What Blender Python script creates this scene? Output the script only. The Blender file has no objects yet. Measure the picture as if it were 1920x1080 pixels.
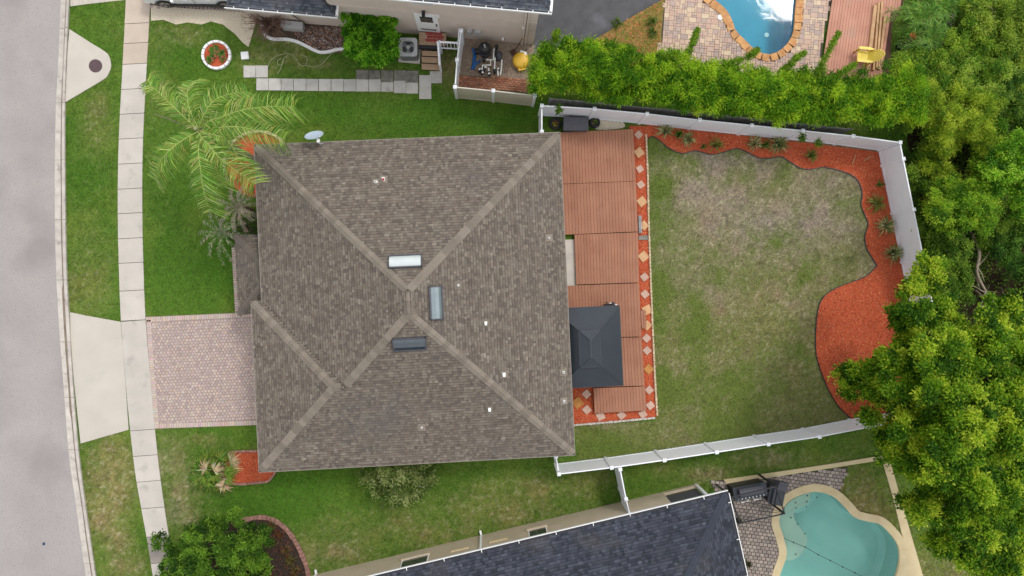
import bpy, bmesh, math, random
import numpy as np
from mathutils import Vector, Matrix

random.seed(7); rng = np.random.default_rng(11)
sc = bpy.context.scene
col = sc.collection

# ------------------------------------------------------------------ camera
CAM_H, FPX = 33.6, 1345.0
TILT = math.atan(40 / FPX)
cam_d = bpy.data.cameras.new('camera'); cam = bpy.data.objects.new('camera', cam_d); col.objects.link(cam)
cam.location = (0, 0, CAM_H); cam.rotation_euler = (0, -TILT, 0)
cam_d.sensor_width = 36; cam_d.lens = 36 * FPX / 1920; cam_d.clip_end = 3000; cam_d.clip_start = 0.5
sc.camera = cam

# ------------------------------------------------------------------ sky and sun
SUN = Vector((16.0, 16.2, 33.6)).normalized()
sun_el = math.asin(SUN.z); sun_rot = math.atan2(SUN.x, SUN.y)
world = bpy.data.worlds.new('World'); sc.world = world; world.use_nodes = True
wn = world.node_tree; wn.nodes.clear()
def wnode(t): return wn.nodes.new(t)
sky = wnode('ShaderNodeTexSky'); sky.sky_type = 'NISHITA'; sky.sun_disc = False
sky.sun_elevation = sun_el; sky.sun_rotation = sun_rot; sky.dust_density = 4; sky.air_density = 1.0
hs = wnode('ShaderNodeHueSaturation'); hs.inputs['Saturation'].default_value = 0.2
tcw = wnode('ShaderNodeTexCoord'); nzw = wnode('ShaderNodeTexNoise')
nzw.inputs['Scale'].default_value = 4.5; nzw.inputs['Detail'].default_value = 5
rampw = wnode('ShaderNodeMapRange'); rampw.inputs[1].default_value = 0.35; rampw.inputs[2].default_value = 0.65
rampw.inputs[3].default_value = 0.75; rampw.inputs[4].default_value = 1.25
deckw = wnode('ShaderNodeMix'); deckw.data_type = 'RGBA'; deckw.inputs['Factor'].default_value = 0.6; deckw.inputs['B'].default_value = (6.6, 6.7, 6.9, 1)   # even cloud deck
mulw = wnode('ShaderNodeVectorMath'); mulw.operation = 'SCALE'
bg = wnode('ShaderNodeBackground'); bg.inputs['Strength'].default_value = 0.15
wo = wnode('ShaderNodeOutputWorld')
L = wn.links.new
L(sky.outputs[0], hs.inputs['Color']); L(tcw.outputs['Generated'], nzw.inputs['Vector'])
L(nzw.outputs[0], rampw.inputs[0]); L(hs.outputs[0], deckw.inputs['A']); L(deckw.outputs['Result'], mulw.inputs[0]); L(rampw.outputs[0], mulw.inputs['Scale'])
L(mulw.outputs[0], bg.inputs['Color']); L(bg.outputs[0], wo.inputs[0])
sun_d = bpy.data.lights.new('sun', 'SUN'); sun_o = bpy.data.objects.new('sun', sun_d); col.objects.link(sun_o)
sun_d.energy = 0.95; sun_d.angle = math.radians(10.5); sun_d.color = (1.0, 0.965, 0.91)
sun_o.rotation_euler = SUN.to_track_quat('Z', 'Y').to_euler(); sun_o.location = (0, 0, 60)
vs = sc.view_settings
vs.view_transform = 'Standard'; vs.look = 'None'; vs.gamma = 1; vs.use_curve_mapping = False; vs.exposure = 0.43
sc.cycles.use_denoising = True
sc.cycles.max_bounces = 6; sc.cycles.transparent_max_bounces = 8

# ------------------------------------------------------------------ geometry helpers
_c, _s = math.cos(TILT), math.sin(TILT)
def W(u, v, z=0.0):                       # a pixel of the photograph and a height -> a point of the place
    x = (u - 960) / FPX; y = (540 - v) / FPX
    d = (_c * x + _s, y, _s * x - _c); t = (z - CAM_H) / d[2]
    return Vector((d[0] * t, d[1] * t, z))
def WP(pts, z=0.0): return [W(u, v, z) for u, v in pts]
def lin(c): c /= 255.0; return c / 12.92 if c <= 0.04045 else ((c + 0.055) / 1.055) ** 2.4
KALB = 1 / 1.3
def S(r, g, b, k=1.0): return (lin(r) * KALB * k, lin(g) * KALB * k, lin(b) * KALB * k)

def catmull(pts, n=6, closed=False):
    P = [Vector(p) for p in pts]; out = []; N = len(P)
    for i in range(N if closed else N - 1):
        if closed: a, b, c, d = P[i - 1], P[i], P[(i + 1) % N], P[(i + 2) % N]
        else: a, b, c, d = P[max(i - 1, 0)], P[i], P[i + 1], P[min(i + 2, N - 1)]
        for k in range(n):
            t = k / n
            out.append(0.5 * ((2 * b) + (c - a) * t + (2 * a - 5 * b + 4 * c - d) * t * t + (3 * b - a - 3 * c + d) * t ** 3))
    if not closed: out.append(P[-1].copy())
    return out
def offset_closed(pts, d):                 # outward for d > 0 whatever the winding
    area = sum(a.x * b.y - b.x * a.y for a, b in zip(pts, pts[1:] + pts[:1]))
    s = 1 if area > 0 else -1; out = []; N = len(pts)
    for i in range(N):
        t = (pts[(i + 1) % N] - pts[i - 1]); t.z = 0
        if t.length < 1e-9: out.append(pts[i].copy()); continue
        t.normalize(); out.append(pts[i] + Vector((t.y, -t.x, 0)) * d * s)
    return out
def offset_open(pts, d):
    out = []; N = len(pts)
    for i in range(N):
        t = pts[min(i + 1, N - 1)] - pts[max(i - 1, 0)]; t.z = 0; t.normalize()
        out.append(pts[i] + Vector((t.y, -t.x, 0)) * d)
    return out
def resample(pts, step):
    out = [pts[0].copy()]; acc = 0.0
    for a, b in zip(pts, pts[1:]):
        seg = (b - a).length; pos = step - acc
        while pos <= seg and seg > 0:
            out.append(a.lerp(b, pos / seg)); pos += step
        acc = (acc + seg) % step
    return out
def inpoly(px, py, poly):
    px = np.asarray(px); py = np.asarray(py); ins = np.zeros(px.shape, bool); n = len(poly)
    for i in range(n):
        x1, y1 = poly[i][0], poly[i][1]; x2, y2 = poly[i - 1][0], poly[i - 1][1]
        if y1 == y2: continue
        c = ((y1 > py) != (y2 > py)) & (px < (x2 - x1) * (py - y1) / (y2 - y1) + x1)
        ins ^= c
    return ins
_perm = np.random.default_rng(3).random((512, 512))
def vnoise(x, y, scale, seed=0):
    x = np.asarray(x) / scale + 37.3 * seed + 100; y = np.asarray(y) / scale + 91.7 * seed + 100
    xi = np.floor(x).astype(int); yi = np.floor(y).astype(int); fx = x - xi; fy = y - yi
    fx = fx * fx * (3 - 2 * fx); fy = fy * fy * (3 - 2 * fy)
    g = lambda a, b: _perm[a % 512, b % 512]
    return (g(xi, yi) * (1 - fx) + g(xi + 1, yi) * fx) * (1 - fy) + (g(xi, yi + 1) * (1 - fx) + g(xi + 1, yi + 1) * fx) * fy
def fbm(x, y, scale, seed=0, oct=4):
    r = 0; a = 0.5; t = 0
    for o in range(oct):
        r = r + a * vnoise(x, y, scale / 2 ** o, seed + o); t += a; a *= 0.55
    return r / t

class MB:
    def __init__(s): s.v = []; s.f = []; s.c = []; s.cur = None; s.smooth = False
    def col(s, c): s.cur = c; return s
    def add(s, verts, faces):
        o = len(s.v); s.v += [tuple(p) for p in verts]; s.f += [tuple(i + o for i in f) for f in faces]
        s.c += [s.cur] * len(faces); return s
    def box(s, c, size, rz=0.0, M=None):
        x, y, z = size[0] / 2, size[1] / 2, size[2] / 2; cr, sr = math.cos(rz), math.sin(rz); vs_ = []
        for dx, dy, dz in ((-x,-y,-z),(x,-y,-z),(x,y,-z),(-x,y,-z),(-x,-y,z),(x,-y,z),(x,y,z),(-x,y,z)):
            p = Vector((dx * cr - dy * sr, dx * sr + dy * cr, dz))
            if M: p = M @ Vector((dx, dy, dz))
            vs_.append((c[0] + p.x, c[1] + p.y, c[2] + p.z))
        return s.add(vs_, [(0,3,2,1),(4,5,6,7),(0,1,5,4),(1,2,6,5),(2,3,7,6),(3,0,4,7)])
    def prism(s, poly, z0, z1, bevel=0.0):
        poly = [Vector((p[0], p[1], 0)) for p in poly]
        if sum(a.x * b.y - b.x * a.y for a, b in zip(poly, poly[1:] + poly[:1])) < 0: poly = poly[::-1]
        n = len(poly)
        rings = [[(p.x, p.y, z0) for p in poly]]
        if bevel:
            rings.append([(p.x, p.y, z1 - bevel) for p in poly]); q = offset_closed(poly, -bevel)
            rings.append([(p.x, p.y, z1) for p in q])
        else: rings.append([(p.x, p.y, z1) for p in poly])
        vs_ = [p for r in rings for p in r]; fs = [tuple(range(n))[::-1]]
        for k in range(len(rings) - 1):
            for i in range(n):
                j = (i + 1) % n; fs.append((k * n + i, k * n + j, (k + 1) * n + j, (k + 1) * n + i))
        fs.append(tuple((len(rings) - 1) * n + i for i in range(n)))
        return s.add(vs_, fs)
    def tube(s, path, r, n=8, cap=True):
        path = [Vector(p) for p in path]; N = len(path); rs = r if isinstance(r, (list, tuple)) else [r] * N; vs_ = []; up = Vector((0, 0, 1))
        for i, p in enumerate(path):
            t = path[min(i + 1, N - 1)] - path[max(i - 1, 0)]
            t = t.normalized() if t.length > 1e-9 else up
            a = t.cross(up)
            if a.length < 1e-3: a = t.cross(Vector((1, 0, 0)))
            a.normalize(); b = t.cross(a)
            for k in range(n):
                w = 2 * math.pi * k / n; vs_.append(p + (a * math.cos(w) + b * math.sin(w)) * rs[i])
        fs = []
        for i in range(N - 1):
            for k in range(n):
                j = (k + 1) % n; fs.append((i * n + k, i * n + j, (i + 1) * n + j, (i + 1) * n + k))
        if cap: fs += [tuple(range(n))[::-1], tuple((N - 1) * n + k for k in range(n))]
        return s.add(vs_, fs)
    def lathe(s, c, prof, n=24):
        vs_ = [(c[0] + r * math.cos(2 * math.pi * k / n), c[1] + r * math.sin(2 * math.pi * k / n), c[2] + z) for r, z in prof for k in range(n)]
        fs = [(i * n + k, i * n + (k + 1) % n, (i + 1) * n + (k + 1) % n, (i + 1) * n + k) for i in range(len(prof) - 1) for k in range(n)]
        fs += [tuple(range(n))[::-1], tuple((len(prof) - 1) * n + k for k in range(n))]
        return s.add(vs_, fs)
    def ring(s, inner, outer, z0, z1, closed=True):   # band between two polylines of equal length
        n = len(inner); vs_ = []
        for a, b in zip(inner, outer): vs_ += [(a.x, a.y, z0), (a.x, a.y, z1), (b.x, b.y, z1), (b.x, b.y, z0)]
        fs = []
        for i in range(n if closed else n - 1):
            j = (i + 1) % n
            for k in range(4): fs.append((i * 4 + k, j * 4 + k, j * 4 + (k + 1) % 4, i * 4 + (k + 1) % 4))
        if not closed: fs += [(0, 1, 2, 3), tuple((n - 1) * 4 + k for k in (3, 2, 1, 0))]
        return s.add(vs_, fs)
    def strap(s, path, widths, side=None):
        path = [Vector(p) for p in path]; N = len(path); vs_ = []
        for i, p in enumerate(path):
            t = path[min(i + 1, N - 1)] - path[max(i - 1, 0)]
            a = side if side else t.cross(Vector((0, 0, 1)))
            if a.length < 1e-4: a = Vector((1, 0, 0))
            a = a.normalized() * widths[i] / 2; vs_ += [p - a, p + a]
        return s.add(vs_, [(2 * i, 2 * i + 1, 2 * i + 3, 2 * i + 2) for i in range(N - 1)])
    def mesh(s, name, m, L0=(0, 0, 0), recalc=True):
        me = bpy.data.meshes.new(name)
        me.from_pydata([(p[0] - L0[0], p[1] - L0[1], p[2] - L0[2]) for p in s.v], [], s.f)
        if recalc:
            b = bmesh.new(); b.from_mesh(me); bmesh.ops.recalc_face_normals(b, faces=b.faces); b.to_mesh(me); b.free()
        if any(c is not None for c in s.c):
            at = me.color_attributes.new('Col', 'FLOAT_COLOR', 'CORNER')
            arr = np.repeat(np.array([(c or (1, 1, 1)) + (1,) for c in s.c], np.float32), [len(p.vertices) for p in me.polygons], axis=0)
            at.data.foreach_set('color', arr.ravel())
        if s.smooth: me.polygons.foreach_set('use_smooth', [True] * len(me.polygons))
        me.materials.append(m); return me
LOC = {}
def link(name, data, parent=None):
    o = bpy.data.objects.new(name, data); col.objects.link(o)
    if parent: o.parent = parent
    return o
def thing(name, label, cat, loc=(0, 0, 0), group=None):
    o = link(name, None); o.location = loc; o.empty_display_size = 0.2; LOC[o.name] = Vector(loc)
    return tag(o, label, cat, group)
def tag(o, label, cat=None, group=None):
    o['label'] = label
    if cat: o['category'] = cat
    if group: o['group'] = group
    return o
def rootloc(p):
    while p is not None:
        if p.name in LOC: return LOC[p.name]
        p = p.parent
    return Vector((0, 0, 0))
def part(name, mb, m, parent=None, kind=None, label=None, recalc=True):
    L0 = rootloc(parent); o = link(name, mb.mesh(name, m, L0, recalc), parent)
    if kind: o['kind'] = kind
    if label: o['label'] = label
    return o
def solo(name, mb, m, label, cat, group=None):       # a thing that is one mesh, its origin at its base
    xs = np.array(mb.v); c = Vector((xs[:, 0].mean(), xs[:, 1].mean(), xs[:, 2].min()))
    o = link(name, mb.mesh(name, m, c)); o.location = c; LOC[o.name] = c
    return tag(o, label, cat, group)
def struct(name, mb, m, recalc=True):
    o = link(name, mb.mesh(name, m, (0, 0, 0), recalc)); o['kind'] = 'structure'; return o
def piece(name, me, parent, loc, rz=0.0, scale=(1, 1, 1), M=None):
    o = link(name, me, parent); l = Vector(loc) - rootloc(parent)
    if M is not None: o.matrix_local = Matrix.Translation(l) @ M.to_4x4()
    else: o.location = l; o.rotation_euler = (0, 0, rz); o.scale = scale
    return o

# ------------------------------------------------------------------ materials
def mat(name, c1, c2=None, scale=6.0, rough=0.8, bump=0.0, bscale=None, rnd=0.0, vcol=False, metal=0.0, spec=0.5, stain=None, detail=4, spots=None, subs=0.0):
    m = bpy.data.materials.new(name); m.use_nodes = True; t = m.node_tree; n = t.nodes; l = t.links.new
    b = n['Principled BSDF']; b.inputs['Roughness'].default_value = rough; b.inputs['Metallic'].default_value = metal
    b.inputs['Specular IOR Level'].default_value = spec
    g = n.new('ShaderNodeNewGeometry'); pos = g.outputs['Position']
    def mix(kind, f, a, bb):
        x = n.new('ShaderNodeMix'); x.data_type = 'RGBA'; x.blend_type = kind; x.clamp_factor = True
        for sock, val in ((x.inputs['Factor'], f), (x.inputs['A'], a), (x.inputs['B'], bb)):
            if isinstance(val, (int, float)): sock.default_value = val
            elif isinstance(val, tuple): sock.default_value = (*val, 1)
            else: l(val, sock)
        return x.outputs['Result']
    def noise(sc_, d=detail, lo=0.3, hi=0.7):
        z = n.new('ShaderNodeTexNoise'); z.inputs['Scale'].default_value = sc_; z.inputs['Detail'].default_value = d; l(pos, z.inputs['Vector'])
        r = n.new('ShaderNodeMapRange'); r.inputs[1].default_value = lo; r.inputs[2].default_value = hi; l(z.outputs[0], r.inputs[0]); return r.outputs[0]
    c2 = c2 or tuple(x * 0.85 for x in c1)
    c = mix('MIX', noise(scale), c1, c2)
    if vcol:
        a = n.new('ShaderNodeVertexColor'); a.layer_name = 'Col'
        c = mix('MULTIPLY', 1.0, c, a.outputs[0])
    if stain: c = mix('MIX', noise(stain[1], 6, stain[2], stain[3]), c, stain[0])
    if spots: c = mix('MIX', noise(spots[1], 2, spots[2], spots[2] + 0.04), c, spots[0])
    if rnd:
        oi = n.new('ShaderNodeObjectInfo'); r = n.new('ShaderNodeMapRange'); r.inputs[3].default_value = 1 - rnd; r.inputs[4].default_value = 1 + rnd
        l(oi.outputs['Random'], r.inputs[0]); vm = n.new('ShaderNodeVectorMath'); vm.operation = 'SCALE'; l(c, vm.inputs[0]); l(r.outputs[0], vm.inputs['Scale']); c = vm.outputs[0]
    l(c, b.inputs['Base Color'])
    if bump:
        z = n.new('ShaderNodeTexNoise'); z.inputs['Scale'].default_value = bscale or scale * 4; z.inputs['Detail'].default_value = 4; l(pos, z.inputs['Vector'])
        bp = n.new('ShaderNodeBump'); bp.inputs['Strength'].default_value = bump; bp.inputs['Distance'].default_value = 0.02; l(z.outputs[0], bp.inputs['Height']); l(bp.outputs[0], b.inputs['Normal'])
    return m
def leafmat(name, trans=0.35, rough=0.55):
    m = bpy.data.materials.new(name); m.use_nodes = True; t = m.node_tree; n = t.nodes; l = t.links.new
    b = n['Principled BSDF']; b.inputs['Roughness'].default_value = rough; b.inputs['Specular IOR Level'].default_value = 0.14
    a = n.new('ShaderNodeVertexColor'); a.layer_name = 'Col'; l(a.outputs[0], b.inputs['Base Color'])
    tr = n.new('ShaderNodeBsdfTranslucent'); hs_ = n.new('ShaderNodeHueSaturation'); hs_.inputs['Value'].default_value = 1.5; hs_.inputs['Hue'].default_value = 0.5
    l(a.outputs[0], hs_.inputs['Color']); l(hs_.outputs[0], tr.inputs['Color'])
    mx = n.new('ShaderNodeMixShader'); mx.inputs[0].default_value = trans; l(b.outputs[0], mx.inputs[1]); l(tr.outputs[0], mx.inputs[2])
    l(mx.outputs[0], n['Material Output'].inputs['Surface']); return m
def watermat(name, tint, scale=1.2, bump=0.06):
    m = bpy.data.materials.new(name); m.use_nodes = True; t = m.node_tree; n = t.nodes; l = t.links.new
    n.remove(n['Principled BSDF'])
    tr = n.new('ShaderNodeBsdfTransparent'); tr.inputs[0].default_value = (*tint, 1)
    gl = n.new('ShaderNodeBsdfGlossy'); gl.inputs['Roughness'].default_value = 0.04; gl.inputs[0].default_value = (1, 1, 1, 1)
    fr = n.new('ShaderNodeFresnel'); fr.inputs[0].default_value = 1.333
    g = n.new('ShaderNodeNewGeometry'); z = n.new('ShaderNodeTexNoise'); z.inputs['Scale'].default_value = scale; z.inputs['Detail'].default_value = 3; l(g.outputs['Position'], z.inputs['Vector'])
    bp = n.new('ShaderNodeBump'); bp.inputs['Strength'].default_value = bump; bp.inputs['Distance'].default_value = 0.5; l(z.outputs[0], bp.inputs['Height'])
    l(bp.outputs[0], gl.inputs['Normal'])
    mx = n.new('ShaderNodeMixShader'); l(fr.outputs[0], mx.inputs[0]); l(tr.outputs[0], mx.inputs[1]); l(gl.outputs[0], mx.inputs[2])
    l(mx.outputs[0], n['Material Output'].inputs['Surface']); return m

VC = (1.0, 1.0, 1.0)
M = dict(
    ground=mat('lawn', (1.15, 1.15, 1.1), (0.6, 0.62, 0.56), 22, 0.95, 0.6, 40, vcol=True, spec=0.1),
    grass=leafmat('grass_blade', 0.2, 0.6),
    road=mat('asphalt', S(176, 169, 166), S(165, 158, 155), 0.5, 0.9, 0.35, 90, stain=(S(140, 133, 132), 0.3, 0.5, 0.8), spots=(S(136, 130, 130), 24, 0.62)),
    concrete=mat('concrete', S(210, 202, 192), S(196, 189, 180), 1.2, 0.9, 0.15, 60, rnd=0.05, stain=(S(172, 166, 158), 1.6, 0.58, 0.8)),
    concrete_dark=mat('concrete_weathered', S(168, 159, 150), S(150, 142, 134), 2, 0.9, 0.15, 60),
    apron=mat('concrete_apron', S(208, 200, 188), S(198, 190, 179), 0.8, 0.9, 0.1, 60, stain=(S(190, 184, 175), 1.1, 0.6, 0.85)),
    kerb=mat('kerb_concrete', S(212, 204, 194), S(186, 178, 170), 2.5, 0.9, 0.2, 50, rnd=0.06, stain=(S(140, 132, 125), 3.0, 0.58, 0.8)),
    joint=mat('joint_dirt', S(92, 86, 78), S(70, 66, 58), 8, 0.95),
    joint_pink=mat('paver_joint', S(166, 148, 142), S(154, 137, 131), 8, 0.95),
    paver=mat('driveway_paver', VC, (0.86, 0.86, 0.87), 9, 0.85, 0.2, 50, vcol=True),
    slab=mat('stepping_slab', S(205, 202, 196), S(188, 184, 178), 3, 0.9, 0.15, 50, rnd=0.08, stain=(S(140, 136, 128), 2.2, 0.6, 0.8)),
    slab_old=mat('mossy_slab', S(146, 142, 132), S(104, 102, 94), 5, 0.95, 0.2, 40, rnd=0.1),
    mulch=mat('red_mulch', S(210, 100, 62), S(186, 82, 50), 14, 0.95, 0.9, 45, stain=(S(166, 66, 40), 2.0, 0.55, 0.8)),
    chip=mat('mulch_chip', VC, (0.9, 0.9, 0.9), 10, 0.95, vcol=True, spec=0.1),
    edging=mat('stone_edging', S(222, 200, 168), S(190, 164, 132), 8, 0.9, 0.3, 40, rnd=0.12),
    brick_edge=mat('edging_brick', S(176, 132, 118), S(150, 112, 102), 8, 0.9, 0.3, 40, rnd=0.15),
    shingle=mat('brown_shingle', VC, (0.86, 0.86, 0.86), 30, 0.95, 0.5, 120, vcol=True, spec=0.15, stain=(S(104, 98, 96), 0.35, 0.55, 0.95)),
    cap_dark=mat('porch_ridge_cap', S(116, 107, 99), S(104, 96, 89), 20, 0.95, 0.4, 120, rnd=0.1, spec=0.15),
    cap=mat('ridge_cap', S(143, 133, 121), S(130, 121, 110), 20, 0.95, 0.4, 120, rnd=0.17, spec=0.15),
    cap_grey=mat('ridge_cap_grey', S(70, 75, 87), S(62, 67, 78), 20, 0.95, 0.4, 120, rnd=0.06, spec=0.15),
    under=mat('roof_underlay', S(70, 64, 60), S(60, 55, 52), 10, 0.95),
    drip=mat('drip_edge', S(150, 142, 132), S(138, 130, 121), 10, 0.6),
    stucco=mat('beige_stucco', S(228, 212, 200), S(220, 204, 192), 2, 0.95, 0.2, 120),
    stucco_s=mat('tan_stucco', S(205, 190, 165), S(194, 178, 152), 1.5, 0.95, 0.2, 120),
    housewall=mat('cream_stucco', S(214, 200, 180), S(205, 190, 170), 2, 0.95, 0.2, 120),
    white=mat('white_vinyl', (0.77, 0.785, 0.83), (0.73, 0.745, 0.79), 2, 0.45, rnd=0.015),
    cream=mat('cream_vinyl', S(222, 214, 200), S(212, 203, 188), 2, 0.5),
    trim=mat('white_trim', (0.8, 0.8, 0.8), (0.72, 0.72, 0.72), 8, 0.5),
    deck=mat('deck_stain', S(173, 120, 93), S(162, 108, 82), 1.4, 0.75, 0.15, 30, rnd=0.05, stain=(S(152, 100, 75), 1.8, 0.58, 0.85)),
    deck_n=mat('pink_deck_stain', S(206, 150, 126), S(192, 134, 112), 1.4, 0.75, 0.15, 30, rnd=0.06, stain=(S(186, 150, 132), 1.2, 0.58, 0.8)),
    dark_wood=mat('deck_frame', S(96, 62, 48), S(80, 50, 40), 6, 0.85),
    lumber=mat('new_lumber', S(222, 180, 134), S(200, 156, 112), 5, 0.8, 0.1, 40, rnd=0.14),
    gazebo=mat('slate_steel', S(54, 61, 69), S(49, 56, 64), 1.5, 0.42, metal=0.15, rnd=0.03),
    black=mat('black_plastic', (0.012, 0.012, 0.014), (0.02, 0.02, 0.022), 6, 0.5),
    dgrey=mat('dark_grey_plastic', S(84, 84, 92), S(74, 74, 82), 12, 0.6),
    mgrey=mat('grey_metal', S(150, 154, 160), S(130, 134, 140), 8, 0.5, metal=0.4),
    lgrey=mat('light_grey_metal', S(196, 196, 196), S(180, 180, 180), 8, 0.5),
    rubber=mat('tyre_rubber', (0.012, 0.012, 0.012), (0.02, 0.02, 0.02), 20, 0.85),
    blue=mat('blue_hose', S(20, 112, 190), S(10, 90, 160), 6, 0.5),
    yellow=mat('yellow_plastic', S(250, 205, 70), S(238, 184, 48), 5, 0.45),
    chair=mat('yellow_resin', S(248, 226, 96), S(238, 206, 66), 4, 0.45),
    pvc=mat('white_pvc', (0.78, 0.78, 0.76), (0.7, 0.7, 0.68), 8, 0.4),
    stone_pink=mat('pale_pink_stone', S(212, 178, 160), S(194, 158, 140), 7, 0.9, 0.2, 40, rnd=0.06),
    stone_tan=mat('orange_tan_stone', S(222, 178, 134), S(204, 156, 110), 5, 0.9, 0.2, 40, rnd=0.05),
    stone_moss=mat('ochre_stone', S(206, 146, 80), S(180, 122, 60), 6, 0.9, 0.2, 40),
    red=mat('red_cloth', S(196, 48, 56), S(150, 30, 40), 20, 0.8),
    orange=mat('red_petal', S(236, 84, 50), S(220, 60, 40), 8, 0.7),
    manhole=mat('cast_iron', S(100, 78, 82), S(84, 64, 68), 14, 0.7, 0.5, 50),
    tarp=mat('weed_barrier', S(92, 92, 96), S(78, 78, 82), 2.2, 0.8, 0.3, 18, stain=(S(122, 122, 130), 0.5, 0.55, 0.75)),
    sand=mat('pale_gravel', S(228, 216, 194), S(210, 196, 172), 12, 0.95, 0.6, 60, spots=(S(150, 138, 118), 24, 0.66)),
    gravel=mat('grey_gravel', VC, (0.7, 0.7, 0.7), 18, 0.95, 0.3, 60, vcol=True),
    yard=mat('yard_gravel', S(176, 156, 136), S(150, 130, 112), 7, 0.95, 0.6, 40),
    dark_soil=mat('dark_bed_soil', S(66, 54, 48), S(48, 40, 36), 9, 0.95, 0.8, 40),
    beige_concrete=mat('beige_concrete', S(206, 190, 174), S(194, 178, 162), 1.5, 0.9, 0.1, 60, rnd=0.04),
    gutter_dirt=mat('gutter_dirt', S(150, 136, 120), S(122, 108, 94), 3, 0.95),
    soil=mat('garden_soil', S(104, 84, 70), S(70, 58, 50), 9, 0.95, 0.8, 40),
    patch=mat('patchy_mulch', S(186, 134, 84), S(150, 122, 66), 4, 0.95, 0.9, 40, stain=(S(120, 124, 50), 1.3, 0.5, 0.68)),
    coping_s=mat('cream_coping', S(226, 208, 166), S(212, 192, 150), 2, 0.85, 0.1, 60, stain=(S(196, 174, 136), 1.4, 0.58, 0.85)),
    coping_n=mat('flagstone_coping', S(222, 172, 116), S(196, 136, 84), 5, 0.85, 0.3, 30, rnd=0.14),
    plaster_n=mat('blue_pool_plaster', S(44, 172, 200), S(34, 160, 190), 0.9, 0.7),
    plaster_s=mat('teal_pool_plaster', S(160, 212, 202), S(148, 202, 193), 0.7, 0.7, stain=(S(130, 194, 186), 0.5, 0.55, 0.8)),
    shelf=mat('pale_pool_shelf', S(184, 206, 188), S(168, 194, 178), 1.5, 0.7),
    water_n=watermat('blue_water', (0.72, 0.95, 0.98), 0.6, 0.012),
    water_s=watermat('teal_water', (0.84, 0.96, 0.94), 0.9, 0.012),
    glass=mat('dark_glass', (0.02, 0.03, 0.035), (0.025, 0.035, 0.04), 2, 0.05, spec=1.0),
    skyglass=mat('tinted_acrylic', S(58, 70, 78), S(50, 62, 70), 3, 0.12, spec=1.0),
    sheen_glass=mat('acrylic_painted_sheen', S(150, 164, 168), S(138, 152, 156), 3, 0.14, spec=1.0, metal=0.4),  # paler base colour paints in the sky reflection on the east dome
    white_glare=mat('acrylic_painted_glare', S(216, 222, 222), S(204, 212, 212), 3, 0.2, spec=1.0),  # white of the reflected bright sky put into the dome's base colour
    bluewin=mat('blue_window', S(70, 160, 200), S(60, 140, 190), 2, 0.1, spec=1.0),
    carpaint=mat('white_car_paint', (0.72, 0.73, 0.75), (0.7, 0.71, 0.73), 3, 0.25),
    chrome=mat('alloy', (0.5, 0.5, 0.52), (0.45, 0.45, 0.47), 6, 0.3, metal=0.9),
    redtwig=mat('reddish_twig', S(156, 124, 108), S(126, 98, 86), 9, 0.95),
    bark=mat('bark', S(120, 104, 90), S(92, 80, 68), 9, 0.95, 0.6, 30),
    palmbark=mat('palm_trunk', S(136, 126, 116), S(108, 100, 92), 7, 0.95, 0.5, 24),
    deadwood=mat('dead_wood', S(178, 162, 142), S(140, 124, 106), 7, 0.95, 0.4, 30),
    leaf=leafmat('leaf', 0.52), leafthin=leafmat('thin_leaf', 0.3, 0.5), dryleaf=leafmat('dry_leaf', 0.1, 0.8),
    hose=mat('green_hose', S(164, 174, 122), S(144, 154, 106), 8, 0.5),
    greywood=mat('weathered_board', S(176, 174, 172), S(140, 138, 136), 3, 0.9, 0.2, 30, rnd=0.12),
    rope=mat('dark_rope', S(70, 78, 80), S(50, 56, 60), 10, 0.8),
    bluedot=mat('blue_marker', S(30, 70, 110), S(24, 60, 96), 10, 0.4),
    step=mat('composite_tread', S(196, 164, 136), S(180, 148, 120), 4, 0.8, rnd=0.05),
    dish=mat('pale_blue_dish', S(186, 200, 216), S(176, 190, 206), 6, 0.5),
)
# ------------------------------------------------------------------ outlines measured on the photograph
def ln(a, b, t): return (a[0] + (b[0] - a[0]) * t, a[1] + (b[1] - a[1]) * t)
ROAD_E = [(124,-260),(114,0),(110,100),(105,200),(103,300),(103,400),(105,500),(110,600),(119,720),(129,850),(143,950),(161,1080),(196,1300)]
CURB_B = [(141,-260),(131,0),(126,100),(123,200),(123,300),(124,400),(126,500),(131,600),(138,720),(149,850),(162,950),(181,1080),(216,1300)]
WALK_L = [(247,-260),(236,0),(230,120),(222.5,270),(221,400),(223,500),(227,600),(234.5,700),(243.7,800),(256,900),(275,1005),(287,1080),(322,1300)]
WALK_R = [(293,-260),(282,0),(275.5,120),(268,270),(267,400),(269,500),(273,600),(281.5,700),(290,800),(301,900),(316.6,1005),(330,1080),(366,1300)]
def at_v(line, v):
    for a, b in zip(line, line[1:]):
        if a[1] <= v <= b[1]: return a[0] + (b[0] - a[0]) * (v - a[1]) / (b[1] - a[1])
    return line[-1][0]
def dense(line, n=40):
    v0, v1 = line[0][1], line[-1][1]
    return catmull([Vector((*p, 0)) for p in line], 5)
def to_world(pts, z=0.0): return [W(p.x, p.y, z) for p in pts]
road_e = to_world(dense(ROAD_E)); curb_b = to_world(dense(CURB_B)); walk_l = to_world(dense(WALK_L)); walk_r = to_world(dense(WALK_R))

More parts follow.
